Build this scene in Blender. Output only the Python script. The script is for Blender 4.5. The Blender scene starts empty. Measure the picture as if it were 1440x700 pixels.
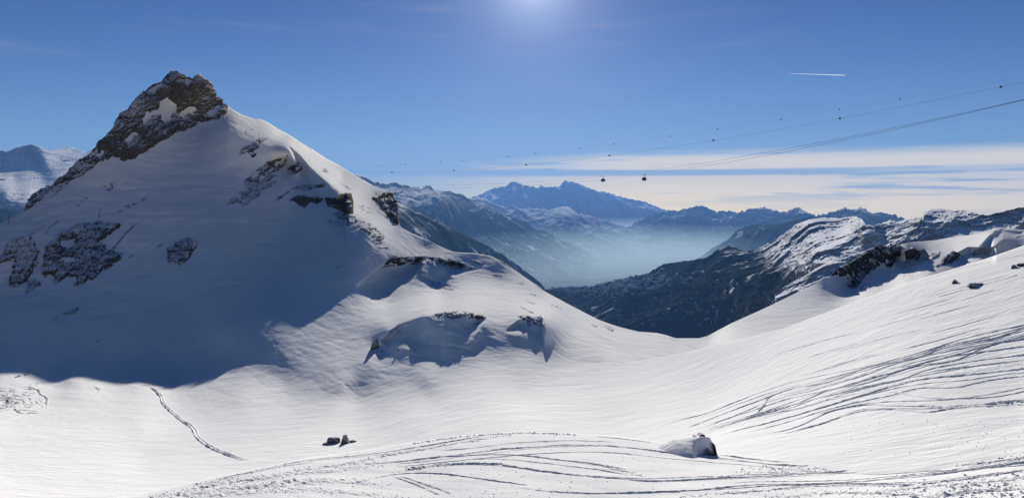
import bpy, bmesh, math, random
import numpy as np
from mathutils import Vector, Matrix
from mathutils.bvhtree import BVHTree

# ------------------------------------------------------------------ camera, light
SC = bpy.context.scene
COL = SC.collection
F, CU, HV = 1109.0, 720.0, 290.0        # focal length in photo pixels, principal column, horizon row
SUN_EL, SUN_AZ = math.radians(16.1), math.atan(30 / 1109.0)

cam_d = bpy.data.cameras.new('camera')
cam_d.sensor_width = 36.0
cam_d.lens = 36.0 * F / 1440.0
cam_d.shift_y = (HV - 350.0) / 1440.0
cam_d.clip_start, cam_d.clip_end = 0.5, 400000.0
cam = bpy.data.objects.new('camera', cam_d)
cam.rotation_euler = (math.pi / 2, 0, 0)
COL.objects.link(cam)
SC.camera = cam

sun_d = bpy.data.lights.new('sun', 'SUN')
sun_d.energy = 5.0
sun_d.angle = math.radians(0.5)
sun_d.color = (1.0, 0.945, 0.85)
sun = bpy.data.objects.new('sun', sun_d)
sun_dir = Vector((math.sin(SUN_AZ) * math.cos(SUN_EL), math.cos(SUN_AZ) * math.cos(SUN_EL), math.sin(SUN_EL)))
sun.rotation_euler = sun_dir.to_track_quat('Z', 'Y').to_euler()
COL.objects.link(sun)

SC.view_settings.view_transform = 'Standard'
SC.view_settings.look = 'None'
SC.view_settings.exposure = 0.76
SC.view_settings.gamma = 1.0
SC.cycles.max_bounces = 4
SC.cycles.diffuse_bounces = 2
SC.cycles.volume_bounces = 0
SC.cycles.use_denoising = True
SC.cycles.volume_max_steps = 64


class NT:
    """tiny node-tree writer"""
    def __init__(s, tree):
        s.t = tree
        tree.nodes.clear()

    def n(s, typ, ins=None, **kw):
        nd = s.t.nodes.new(typ)
        for k, v in kw.items():
            setattr(nd, k, v)
        for k, v in (ins or {}).items():
            s.put(nd.inputs[k], v)
        return nd

    def put(s, sock, v):
        if isinstance(v, bpy.types.NodeSocket):
            s.t.links.new(v, sock)
        elif isinstance(v, bpy.types.Node):
            s.t.links.new(v.outputs[0], sock)
        else:
            sock.default_value = v

    def m(s, op, a, b=None, c=None, clamp=False):
        nd = s.n('ShaderNodeMath', operation=op, use_clamp=clamp)
        s.put(nd.inputs[0], a)
        if b is not None: s.put(nd.inputs[1], b)
        if c is not None: s.put(nd.inputs[2], c)
        return nd.outputs[0]

    def smooth(s, x, a, b):
        nd = s.n('ShaderNodeMapRange', interpolation_type='SMOOTHSTEP')
        s.put(nd.inputs['Value'], x); s.put(nd.inputs['From Min'], a); s.put(nd.inputs['From Max'], b)
        return nd.outputs[0]

    def mix(s, f, a, b):
        nd = s.n('ShaderNodeMix', data_type='RGBA')
        s.put(nd.inputs[0], f); s.put(nd.inputs[6], a); s.put(nd.inputs[7], b)
        return nd.outputs[2]

    def noise(s, vec, scale, detail=4, rough=0.55, stretch=None, rot=None, lac=2.0):
        if stretch or rot:
            mp = s.n('ShaderNodeMapping')
            s.put(mp.inputs[0], vec)
            if rot: mp.inputs['Rotation'].default_value = rot
            if stretch: mp.inputs['Scale'].default_value = stretch
            vec = mp.outputs[0]
        nd = s.n('ShaderNodeTexNoise')
        s.put(nd.inputs['Vector'], vec)
        nd.inputs['Scale'].default_value = scale
        nd.inputs['Detail'].default_value = detail
        nd.inputs['Roughness'].default_value = rough
        nd.inputs['Lacunarity'].default_value = lac
        return nd.outputs[0]


def c4(r, g, b): return (r, g, b, 1.0)


# ------------------------------------------------------------------ sky
W = bpy.data.worlds.new('World')
SC.world = W
W.use_nodes = True
t = NT(W.node_tree)
sky = t.n('ShaderNodeTexSky', sky_type='NISHITA', sun_disc=False)
sky.sun_elevation = SUN_EL
sky.sun_rotation = SUN_AZ
sky.altitude = 2400
sky.air_density = 1.0
sky.dust_density = 0.15
sky.ozone_density = 3.0
tc = t.n('ShaderNodeTexCoord')
sep = t.n('ShaderNodeSeparateXYZ', {0: tc.outputs['Generated']})
X, Y, Z = sep.outputs
hyp = t.m('POWER', t.m('ADD', t.m('MULTIPLY', X, X), t.m('MULTIPLY', Y, Y)), 0.5)
te = t.m('DIVIDE', Z, hyp)                       # tangent of elevation
az = t.m('ARCTAN2', X, Y)                        # azimuth, 0 ahead
vec = t.n('ShaderNodeCombineXYZ', {0: t.m('MULTIPLY', az, 1.6), 1: t.m('MULTIPLY', te, 26.0), 2: 0.3})
n1 = t.noise(vec, 2.2, 6, 0.55)
vec2 = t.n('ShaderNodeCombineXYZ', {0: t.m('MULTIPLY', az, 5.0), 1: t.m('MULTIPLY', te, 110.0), 2: 4.3})
n2 = t.noise(vec2, 1.6, 5, 0.6)
# top edge of the cirrus sheet: lower to the left, wavy
edge = t.m('ADD', 0.0675, t.m('MULTIPLY', t.m('MINIMUM', t.m('SUBTRACT', az, 0.12), 0.0), 0.075))
edge = t.m('ADD', edge, t.m('MULTIPLY', t.m('SUBTRACT', n2, 0.5), 0.010))
sheet_f = t.m('SUBTRACT', 1.0, t.smooth(te, t.m('SUBTRACT', edge, 0.013), t.m('ADD', edge, 0.005)))
azf = t.smooth(az, -0.28, 0.22)
stre = t.smooth(t.m('ADD', n1, t.m('MULTIPLY', t.m('SUBTRACT', n2, 0.5), 0.5)), 0.30, 0.50)
gap = t.m('MULTIPLY', t.m('SUBTRACT', t.smooth(te, 0.036, 0.0395), t.smooth(te, 0.0435, 0.047)),
          t.m('SUBTRACT', 1.0, t.m('MULTIPLY', t.smooth(az, 0.36, 0.50), 0.55)))
low = t.m('SUBTRACT', 1.0, t.smooth(te, 0.0, 0.03))
cf = t.m('MAXIMUM', stre, t.m('MULTIPLY', low, 0.8))
cf = t.m('MULTIPLY', t.m('MULTIPLY', cf, sheet_f), t.m('MULTIPLY', azf, t.m('SUBTRACT', 1.0, t.m('MULTIPLY', gap, 0.85))))
# a few faint high wisps
vec3 = t.n('ShaderNodeCombineXYZ', {0: t.m('ADD', t.m('MULTIPLY', az, 3.0), t.m('MULTIPLY', te, -4.0)), 1: t.m('MULTIPLY', te, 34.0), 2: 7.7})
n3 = t.smooth(t.noise(vec3, 1.0, 4, 0.5), 0.60, 0.80)
wis = t.m('MULTIPLY', n3, 0.07)
CLOUD_MIX = 0.93
cf = t.m('ADD', t.m('MULTIPLY', cf, CLOUD_MIX), wis, clamp=True)
SKY_STRENGTH = 0.05
coolc = t.mix(t.smooth(te, 0.0, 0.30), c4(0.56, 0.64, 0.76), c4(0.235, 0.39, 0.64))
cool = t.n('ShaderNodeMix', {6: sky.outputs[0], 7: coolc}, data_type='RGBA', blend_type='MULTIPLY')
cool.inputs[0].default_value = 1.0
ccol = t.mix(t.smooth(te, 0.0, 0.065), c4(23.0, 17.0, 6.5), c4(14.0, 11.6, 7.4))
mixc = t.mix(cf, cool.outputs[2], ccol)
dot = t.n('ShaderNodeVectorMath', {0: tc.outputs['Generated'], 1: tuple(sun_dir)}, operation='DOT_PRODUCT').outputs['Value']
ang = t.m('ARCCOSINE', t.m('MINIMUM', dot, 0.999999))
au = t.m('MULTIPLY', t.m('POWER', 2.718, t.m('DIVIDE', ang, -0.035)), 10.0)
au = t.m('ADD', au, t.m('MULTIPLY', t.m('POWER', 2.718, t.m('DIVIDE', ang, -0.20)), 1.1))
aur = t.n('ShaderNodeMix', {6: c4(0, 0, 0), 7: c4(0.95, 0.91, 1.0), 0: 1.0}, data_type='RGBA')
aus = t.n('ShaderNodeVectorMath', {0: aur.outputs[2]}, operation='SCALE')
t.put(aus.inputs['Scale'], au)
addn = t.n('ShaderNodeVectorMath', {0: mixc, 1: aus.outputs[0]}, operation='ADD')
bg = t.n('ShaderNodeBackground', {0: addn.outputs[0], 1: SKY_STRENGTH})
t.n('ShaderNodeOutputWorld', {0: bg})


# ------------------------------------------------------------------ helpers
rng = np.random.default_rng(7)
_perm = rng.permutation(256)
_perm = np.concatenate([_perm, _perm, _perm])
_g = rng.normal(size=(256, 3)); _g /= np.linalg.norm(_g, axis=1)[:, None]


def perlin(x, y, z):
    x, y, z = np.broadcast_arrays(np.asarray(x, float), y, z)
    xi, yi, zi = np.floor(x).astype(int), np.floor(y).astype(int), np.floor(z).astype(int)
    xf, yf, zf = x - xi, y - yi, z - zi
    u, v, w = [k * k * k * (k * (k * 6 - 15) + 10) for k in (xf, yf, zf)]
    out = 0
    for dx in (0, 1):
        px = _perm[(xi + dx) & 255]
        wx = u if dx else 1 - u
        for dy in (0, 1):
            py = _perm[px + ((yi + dy) & 255)]
            wy = v if dy else 1 - v
            for dz in (0, 1):
                g = _g[_perm[py + ((zi + dz) & 255)]]
                d = g[..., 0] * (xf - dx) + g[..., 1] * (yf - dy) + g[..., 2] * (zf - dz)
                out = out + wx * wy * (w if dz else 1 - w) * d
    return out * 1.5


def fbm(x, y, z, o=4, gain=0.5):
    s, a, f = 0, 1.0, 1.0
    for k in range(o):
        s = s + a * perlin(x * f + 13.7 * k, y * f + 7.1 * k, z * f + 3.3 * k)
        a *= gain; f *= 2.03
    return s


def ridged(x, y, z, o=5, gain=0.5):
    s, a, f = 0, 1.0, 1.0
    for k in range(o):
        n = 1 - np.abs(perlin(x * f + 5.7 * k, y * f + 9.1 * k, z * f + 1.3 * k)) * 2
        s = s + a * (n * n - 0.5)
        a *= gain; f *= 2.07
    return s


def sst(x, a, b):
    k = np.clip((x - a) / (b - a), 0, 1)
    return k * k * (3 - 2 * k)


def far(pts, k):
    return TPS([(u, v, y * k) for u, v, y in pts])


class TPS:
    """thin-plate spline of 1/depth over the direction of view, from surveyed points (u, v, depth)"""
    def __init__(s, pts, lam=1e-4):
        p = np.array(pts, float)
        s.c = p[:, :2] / 200.0
        n = len(p)
        K = s.k(s.c, s.c) + lam * np.eye(n)
        P = np.c_[np.ones(n), s.c]
        A = np.zeros((n + 3, n + 3)); A[:n, :n] = K; A[:n, n:] = P; A[n:, :n] = P.T
        s.w = np.linalg.solve(A, np.r_[1000.0 / p[:, 2], np.zeros(3)])

    @staticmethod
    def k(a, b):
        d2 = (a[:, None, 0] - b[None, :, 0]) ** 2 + (a[:, None, 1] - b[None, :, 1]) ** 2
        return d2 * np.log(d2 + 1e-12) * 0.5

    def __call__(s, u, v):
        u, v = np.broadcast_arrays(np.asarray(u, float), np.asarray(v, float))
        sh = u.shape
        q = np.c_[u.ravel(), v.ravel()] / 200.0
        out = np.empty(len(q))
        for i in range(0, len(q), 20000):
            b = q[i:i + 20000]
            out[i:i + 20000] = s.k(b, s.c) @ s.w[:-3] + s.w[-3] + b @ s.w[-2:]
        return (1000.0 / np.maximum(out, 0.002)).reshape(sh)


def pts3(u, v, y):
    return np.stack([(u - CU) / F * y, y, (HV - v) / F * y], -1)


def poly(pl):
    a = np.array(pl, float)
    return lambda u: np.interp(u, a[:, 0], a[:, 1])


def tag(o, label=None, cat=None, group=None, kind=None):
    if label: o['label'] = label
    if cat: o['category'] = cat
    if group: o['group'] = group
    if kind: o['kind'] = kind
    return o


def mesh_obj(name, V, Fc, mats, parent=None, smooth=True, recentre=False, midx=None):
    V = np.asarray(V, float).reshape(-1, 3)
    loc = None
    if recentre:
        loc = np.array([V[:, 0].mean(), V[:, 1].mean(), V[:, 2].min()])
        V = V - loc
    me = bpy.data.meshes.new(name)
    if isinstance(Fc, np.ndarray):
        nf, k = Fc.shape
        me.vertices.add(len(V)); me.vertices.foreach_set('co', V.astype(np.float32).ravel())
        me.loops.add(nf * k); me.loops.foreach_set('vertex_index', Fc.astype(np.int32).ravel())
        me.polygons.add(nf)
        me.polygons.foreach_set('loop_start', np.arange(0, nf * k, k, dtype=np.int32))
        me.update(calc_edges=True)
    else:
        me.from_pydata(V.tolist(), [], Fc)
        me.update()
    for m in (mats if isinstance(mats, (list, tuple)) else [mats]):
        me.materials.append(m)
    if midx is not None:
        me.polygons.foreach_set('material_index', np.asarray(midx, np.int32))
    if smooth:
        me.polygons.foreach_set('use_smooth', np.ones(len(me.polygons), bool))
    o = bpy.data.objects.new(name, me)
    COL.objects.link(o)
    if loc is not None: o.location = loc
    if parent is not None: o.parent = parent
    return o


def grid_faces(nr, nc):
    i = np.arange(nr * nc).reshape(nr, nc)
    return np.stack([i[:-1, :-1], i[1:, :-1], i[1:, 1:], i[:-1, 1:]], -1).reshape(-1, 4)


def sheet(name, us, top, bot, nr, depth, mat, skirt=((5, -3), (30, -25), (200, -200), (900, -700)), disp=None, power=1.0, fall=24.0):
    """terrain sheet: profiles from near (bot) to the crest (top), then down its far side"""
    us = np.asarray(us, float)
    T, B = top(us), bot(us)
    s = np.linspace(0, 1, nr) ** power
    kw = int(28 / (us[1] - us[0]))
    kern = np.hanning(2 * kw + 3); kern /= kern.sum()
    Ts = np.convolve(np.pad(T, kw + 1, mode='edge'), kern, mode='valid')
    e0, e1 = Ts[0] - T[0], Ts[-1] - T[-1]
    Ts = Ts - e0 * np.exp(-np.arange(len(T)) / kw) - e1 * np.exp(-np.arange(len(T))[::-1] / kw)
    Vv = B[None] + (Ts - B)[None] * s[:, None]
    Vv = Vv + (T - Ts)[None] * np.exp(-(Vv - Ts[None]) / fall)
    Uu = np.broadcast_to(us, Vv.shape)
    Yd = depth(Uu, Vv)
    if disp is not None:
        Yd = disp(Uu, Vv, Yd)
    P = pts3(Uu, Vv, Yd)
    rows = [P]
    last = P[-1]
    for dy, dz in skirt:
        q = last.copy(); r = last[:, :2] / last[:, 1:2]
        q[:, 1] += dy; q[:, 0] += r[:, 0] * dy; q[:, 2] += dz
        rows.append(q[None])
    P = np.concatenate(rows, 0)
    o = mesh_obj(name, P, grid_faces(P.shape[0], P.shape[1])[:, ::-1].copy(), mat)
    o['kind'] = 'structure'
    return o, P


def bvh_of(P):
    nr, nc = P.shape[:2]
    return BVHTree.FromPolygons(P.reshape(-1, 3).tolist(), grid_faces(nr, nc).tolist())


# ------------------------------------------------------------------ materials
def new_mat(name):
    m = bpy.data.materials.new(name)
    m.use_nodes = True
    return m, NT(m.node_tree)


def bsdf(t, col, rough=0.7, normal=None, spec=0.3, matte=False, **kw):
    ins = {'Base Color': col, 'Roughness': rough, 'Specular IOR Level': spec}
    ins.update(kw)
    if matte:
        b = t.n('ShaderNodeBsdfDiffuse', {'Color': col})
    else:
        b = t.n('ShaderNodeBsdfPrincipled', ins)
    if normal is not None: t.put(b.inputs['Normal'], normal)
    t.n('ShaderNodeOutputMaterial', {0: b})
    return b


def snow_mat(name, ripple=1.0, grain=1.0):
    m, t = new_mat(name)
    geo = t.n('ShaderNodeNewGeometry')
    pos = geo.outputs['Position']
    # wind ripples run across the fall of light; drifts vary in size from place to place
    warp = t.n('ShaderNodeTexNoise', {'Vector': pos, 'Scale': 0.02, 'Detail': 2.0})
    wv = t.n('ShaderNodeVectorMath', {0: pos}, operation='ADD')
    ws = t.n('ShaderNodeVectorMath', {0: warp.outputs['Color']}, operation='SCALE')
    ws.inputs['Scale'].default_value = 26.0
    t.put(wv.inputs[1], ws.outputs[0])
    a = t.noise(wv.outputs[0], 0.85, 4, 0.6, stretch=(0.34, 1.0, 0.6), rot=(0, 0, math.radians(-14)))
    b = t.noise(pos, 0.16, 3, 0.55, stretch=(0.55, 1.0, 0.8), rot=(0, 0, math.radians(24)))
    c = t.noise(pos, 5.0, 3, 0.6)
    patch = t.smooth(t.noise(pos, 0.018, 2, 0.5), 0.35, 0.65)
    h = t.m('ADD', t.m('MULTIPLY', t.m('MULTIPLY', a, 0.19 * ripple), t.m('ADD', 0.45, patch)), t.m('MULTIPLY', b, 0.30 * ripple))
    h = t.m('ADD', h, t.m('MULTIPLY', c, 0.016 * grain))
    bp = t.n('ShaderNodeBump', {'Height': h, 'Strength': 1.0, 'Distance': 1.0})
    tint = t.noise(pos, 0.01, 3, 0.5)
    col = t.mix(t.smooth(tint, 0.3, 0.7), c4(0.80, 0.80, 0.80), c4(0.86, 0.86, 0.85))
    d = t.n('ShaderNodeBsdfDiffuse', {'Color': col, 'Roughness': 0.0, 'Normal': bp.outputs[0]})
    t.n('ShaderNodeOutputMaterial', {0: d})
    return m


def rock_mat(name, snow_lo, snow_hi, scale=1.0, tilt=32, dark=1.0, warm=1.0, brown=1.0):
    """limestone with snow lying on its ledges"""
    m, t = new_mat(name)
    geo = t.n('ShaderNodeNewGeometry')
    pos = geo.outputs['Position']
    strat = t.noise(pos, 0.35 * scale, 5, 0.65, stretch=(0.35, 0.35, 1.5), rot=(0, math.radians(tilt), 0))
    fine = t.noise(pos, 1.1 * scale, 6, 0.7)
    big = t.noise(pos, 0.05 * scale, 3, 0.5)
    h = t.m('ADD', t.m('MULTIPLY', strat, 1.6), t.m('MULTIPLY', fine, 0.7))
    bp = t.n('ShaderNodeBump', {'Height': h, 'Strength': 1.0, 'Distance': 1.0})
    rc = t.mix(t.smooth(fine, 0.3, 0.7), c4(0.075 * dark, 0.066 * dark, 0.056 * dark), c4(0.26 * dark, 0.225 * dark * warm, 0.185 * dark * warm * warm))
    rc = t.mix(t.smooth(big, 0.4, 0.65), rc, c4(0.20 * dark, (0.15 + 0.03 * (1 - brown)) * dark, (0.10 + 0.06 * (1 - brown)) * dark))
    sep = t.n('ShaderNodeSeparateXYZ', {0: geo.outputs['Normal']})
    sep2 = t.n('ShaderNodeSeparateXYZ', {0: bp.outputs[0]})
    up = t.m('ADD', t.m('MULTIPLY', sep.outputs[2], 0.55), t.m('MULTIPLY', sep2.outputs[2], 0.45))
    up = t.m('ADD', up, t.m('MULTIPLY', t.m('SUBTRACT', strat, 0.5), 0.55))
    up = t.m('ADD', up, t.m('MULTIPLY', t.m('SUBTRACT', fine, 0.5), 0.6))
    up = t.m('ADD', up, t.m('MULTIPLY', t.m('SUBTRACT', big, 0.5), 0.8))
    sn = t.smooth(up, snow_lo, snow_hi)
    col = t.mix(sn, rc, c4(0.82, 0.82, 0.83))
    bsdf(t, col, t.m('SUBTRACT', 0.85, t.m('MULTIPLY', sn, 0.2)), bp.outputs[0], matte=True)
    return m


def plain_mat(name, col, rough=0.5, metal=0.0, bump=0.0, scale=8.0):
    m, t = new_mat(name)
    tcx = t.n('ShaderNodeTexCoord')
    nz = t.noise(tcx.outputs['Object'], scale, 3, 0.5)
    cc = t.mix(nz, c4(*[k * 0.8 for k in col]), c4(*[min(1, k * 1.15) for k in col]))
    bsdf(t, cc, rough, None, 0.4, Metallic=metal)
    return m


def far_mat(name, treeline, tl_w, snow_bias=0.0, rock=0.35, scale=1.0, field=0.5, forest=(0.018, 0.026, 0.022)):
    """distant mountainside: forest low down with snowy clearings, snow and rock above"""
    m, t = new_mat(name)
    geo = t.n('ShaderNodeNewGeometry')
    pos = geo.outputs['Position']
    sp = t.n('ShaderNodeSeparateXYZ', {0: pos})
    sn = t.n('ShaderNodeSeparateXYZ', {0: geo.outputs['Normal']})
    big = t.noise(pos, 0.0008 * scale, 4, 0.6)
    mid = t.noise(pos, 0.0035 * scale, 5, 0.62)
    fin = t.noise(pos, 0.016 * scale, 4, 0.65)
    zz = t.m('ADD', sp.outputs[2], t.m('MULTIPLY', t.m('SUBTRACT', mid, 0.5), tl_w * 2.2))
    above = t.smooth(zz, treeline - tl_w * 0.5, treeline + tl_w * 0.5)
    clear = t.smooth(t.m('ADD', t.m('MULTIPLY', mid, 0.34), t.m('ADD', t.m('MULTIPLY', fin, 0.18), t.m('MULTIPLY', big, 0.48))), field - 0.02, field + 0.01)
    rk = t.smooth(t.m('ADD', t.m('SUBTRACT', 0.80, sn.outputs[2]), t.m('MULTIPLY', t.m('SUBTRACT', fin, 0.5), 1.0)), 0.12 - rock, 0.3 - rock)
    snowc = t.mix(t.m('MULTIPLY', rk, 0.75), c4(0.80, 0.80, 0.82), c4(0.10, 0.10, 0.105))
    forc = t.mix(fin, c4(*forest), c4(*[k * 2.0 for k in forest]))
    lowc = t.mix(clear, forc, c4(0.74, 0.74, 0.76))
    col = t.mix(above, lowc, snowc)
    bp = t.n('ShaderNodeBump', {'Height': t.m('ADD', t.m('MULTIPLY', mid, 60.0 / scale), t.m('MULTIPLY', fin, 18.0 / scale)), 'Strength': 0.6, 'Distance': 1.0})
    bsdf(t, col, 0.9, bp.outputs[0], matte=True)
    return m


M_SNOW = snow_mat('wind_rippled_snow')
M_PISTE = snow_mat('piste_snow', 0.35, 2.5)
M_TRACK = snow_mat('churned_snow', 0.3, 6.0)
M_CRAG = rock_mat('crag_rock', 0.66, 0.76, 0.7, 32, 0.60, 1.0, 0.4)
M_OUT = rock_mat('outcrop_rock', 0.66, 0.76, 0.8, 30, 0.60)
M_SPECK = rock_mat('thin_snow_rock', 0.62, 0.78, 2.0, 30, 0.75)
M_CLIFF = rock_mat('cliff_rock', 0.86, 1.0, 1.5, 10, 0.8, 0.95)
M_SHOULD = rock_mat('shoulder_rock', 0.74, 0.88, 1.2, 10, 0.42, 1.0, 0.2)
M_BOULD = rock_mat('boulder_rock', 0.22, 0.48, 3.0, 10, 0.8)

# ------------------------------------------------------------------ survey of the near terrain
SKY_MAIN = poly([(-200, 400), (0, 314), (20, 303), (35, 294), (40, 283), (49, 274), (61, 264), (76, 260.5), (80, 254), (97, 243),
                 (98.5, 238), (112, 226), (122.5, 221), (134.5, 209), (136, 203), (150, 196), (154, 190), (161, 176), (164, 168.6),
                 (183, 153), (194, 138.6), (197, 135.7), (207, 128.6), (216, 121), (226, 117), (234, 108.6), (243, 102.6), (248.6, 103),
                 (256, 108), (261, 109), (271, 113), (277, 109), (281, 108), (286, 111), (291, 116), (297, 121), (302, 133), (311, 144),
                 (318.6, 148.6), (326, 154), (338.6, 161), (353.5, 166), (366, 167.6), (375, 171.4), (385.7, 178), (400.7, 186.4),
                 (417.8, 197), (439, 210), (460, 224), (476, 232), (500, 247), (525.7, 261.7), (543, 270), (551, 274), (555.5, 279.7),
                 (558, 290), (561, 312), (563, 318.5), (568.5, 322.5), (580, 328.5), (600, 337), (620, 347), (637, 354), (650, 355.5), (667, 356), (680, 358),
                 (693, 361), (711, 371), (730, 384), (749, 397), (767, 410), (804, 430), (841, 449), (860, 456)])
EDGE = [(860, 513), (900, 507), (940, 500), (1000, 488), (1030, 480), (1100, 462), (1200, 425), (1300, 390), (1378, 366.5), (1440, 345), (1600, 290), (1700, 255)]
E = poly(EDGE)
SKY_BACK = poly([(860, 456), (873, 460), (898, 466), (924, 468), (937, 471), (950, 475.3), (983, 475.3), (995, 472), (1027, 455),
                 (1078, 432), (1140, 402), (1165, 391), (1178, 380), (1190, 374), (1205, 362), (1218, 352), (1232, 347), (1250, 347), (1280, 341),
                 (1315, 338), (1335, 334), (1360, 331), (1385, 326), (1400, 320.5), (1415, 321.5), (1440, 323), (1600, 318)])
KN = poly([(-200, 790), (0, 735), (100, 712), (200, 696), (300, 672), (430, 645), (520, 632), (560, 625), (600, 619), (640, 613), (700, 608.5),
           (740, 606.5), (800, 609), (870, 613.5), (930, 622), (1005, 636), (1100, 647), (1230, 657), (1330, 650), (1440, 638), (1600, 615), (1700, 600)])

HILL = [(400, 460, 361), (400, 500, 321), (372, 512, 321), (480, 390, 424), (480, 350, 470), (480, 310, 528), (530, 330, 499), (450, 440, 377), (480, 480, 325), (430, 500, 314), (450, 470, 343),
        (560, 365, 468), (545, 422, 410), (520, 395, 430), (620, 366, 476), (600, 387, 455), (600, 400, 440), (620, 412, 415), (650, 392, 440), (665, 378, 462),
        (545, 462, 313), (545, 490, 296), (600, 444, 306), (600, 498, 274.6), (635, 441, 298), (620, 507, 262), (655, 442, 291), (655, 495, 262), (682, 450, 290), (590, 430, 358), (545, 445, 350), (568, 483, 289), (576, 458, 302), (592, 480, 286), (697, 478, 270), (697, 456, 286),
        (527, 487, 304), (520, 507, 283), (480, 540, 261), (700, 400, 415), (700, 367, 462), (660, 356, 495), (620, 347, 520), (600, 345, 530), (600, 337, 540), (568, 323, 552),
        (735, 448, 286), (748, 446, 285.5), (765, 448, 284), (738, 474, 269), (750, 488, 261.7), (762, 490, 260), (772, 470, 270), (740, 425, 345),
        (760, 405, 405), (760, 430, 335), (800, 430, 372), (800, 470, 290), (800, 510, 250), (682, 480, 271), (700, 510, 248), (841, 449, 345), (830, 480, 280)]
BACKP = [(860, 456, 338), (900, 467, 325), (940, 471, 320), (983, 475.5, 330), (860, 490, 272), (900, 490, 283), (940, 495, 280), (860, 513, 240), (1000, 475, 345), (1000, 490, 300),
         (1027, 455, 365), (1078, 432, 390), (1140, 402, 420), (1170, 388, 430), (1195, 371, 445), (1230, 348, 462), (1280, 342, 475), (1340, 334, 500),
         (1395, 321, 530), (1440, 323, 540), (1600, 318, 540), (1100, 465, 330), (1200, 428, 375), (1200, 404, 430), (1230, 379, 446), (1252, 381, 438), (1174, 389, 434), (1215, 412, 400), (1284, 376, 428), (1300, 393, 385), (1380, 368, 415), (1440, 350, 445), (1600, 330, 450),
         (1275, 392, 400), (1275, 350, 442), (1355, 381, 410), (1355, 354, 440), (1390, 367, 422), (1395, 330, 466), (1415, 336, 462)]
FRONT = [(0, 533, 290), (0, 565, 259), (0, 600, 215), (0, 640, 174), (0, 700, 124), (0, 760, 95), (100, 536, 302), (200, 538, 315), (200, 600, 225), (200, 650, 172), (200, 710, 122),
         (340, 520, 322), (340, 560, 267), (340, 600, 218), (400, 540, 286), (430, 650, 160), (500, 600, 205), (500, 560, 250), (500, 522, 274),
         (600, 600, 175), (600, 560, 222), (600, 530, 245), (740, 600, 150), (740, 560, 197), (740, 520, 236), (860, 605, 145), (860, 560, 185), (860, 513, 240), (700, 640, 125),
         (1000, 488, 215), (1000, 560, 155), (1000, 610, 112), (1000, 637, 90), (1100, 462, 205), (1100, 520, 150), (1100, 580, 112), (1100, 647, 77),
         (1300, 390, 195), (1300, 460, 140), (1300, 540, 100), (1300, 620, 74), (1300, 652, 66), (1440, 345, 190), (1440, 420, 140), (1440, 500, 105), (1440, 580, 80), (1440, 638, 64),
         (1600, 290, 180), (1600, 450, 110), (1600, 600, 66), (-180, 540, 285), (-180, 700, 118),
         (-180, 420, 365), (-180, 390, 385)]
PEAK = [(320, 523, 324), (320, 470, 364), (320, 400, 424), (320, 320, 498), (320, 240, 588), (320, 180, 640), (320, 150, 700), (360, 167, 735), (385, 178, 765), (400, 187, 800),
        (400, 400, 432), (400, 330, 514), (360, 390, 438), (400, 260, 604), (400, 205, 672), (407, 206, 680), (424, 221, 668), (448, 246, 632), (476, 269, 598), (493, 280, 592), (500, 304, 545), (520, 319, 510),
        (437, 208, 900), (460, 224, 900), (487, 240, 860), (500, 247, 830), (530, 263, 770), (543, 270, 725), (557, 285, 640), (520, 290, 640), (550, 310, 575), (480, 250, 760), (400, 232, 664), (412, 211, 675), (436, 233.5, 648), (462, 257, 617), (485, 274, 604), (430, 257, 624), (424, 250, 641), (448, 275, 586),
        (240, 540, 320), (240, 480, 368), (240, 420, 412), (240, 350, 463), (240, 280, 526), (240, 210, 603), (240, 150, 655), (240, 103, 691), (285, 110, 690), (280, 170, 660),
        (160, 538, 312), (160, 470, 363), (160, 400, 411), (160, 330, 460), (160, 260, 521), (160, 215, 555), (160, 181, 575), (200, 134, 635),
        (80, 537, 302), (80, 460, 358), (80, 400, 402), (80, 340, 434), (80, 300, 467), (80, 254, 506), (120, 221, 535),
        (0, 460, 345), (0, 400, 392), (0, 350, 418), (0, 314, 447)]
tpsF = TPS(FRONT + HILL + PEAK)
tpsB = TPS(BACKP + [p for p in HILL if p[0] > 690])
tpsK = TPS([(-200, 790, 40), (0, 735, 46), (100, 712, 50), (200, 697, 54), (300, 672, 60), (430, 645, 68), (560, 625, 79), (640, 613, 85), (740, 606.5, 90), (870, 613.5, 88), (1005, 637, 82), (1100, 647, 77),
            (1230, 657, 70), (1330, 650, 66.5), (1440, 638, 64), (1600, 615, 62), (-200, 900, 30), (0, 800, 38), (400, 700, 54), (740, 700, 58), (740, 655, 70), (1000, 700, 56), (1230, 700, 54), (1440, 700, 50),
            (0, 1000, 26), (740, 900, 38), (1440, 1000, 27), (740, 1100, 27), (1700, 1100, 24), (1700, 600, 60)])

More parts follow.
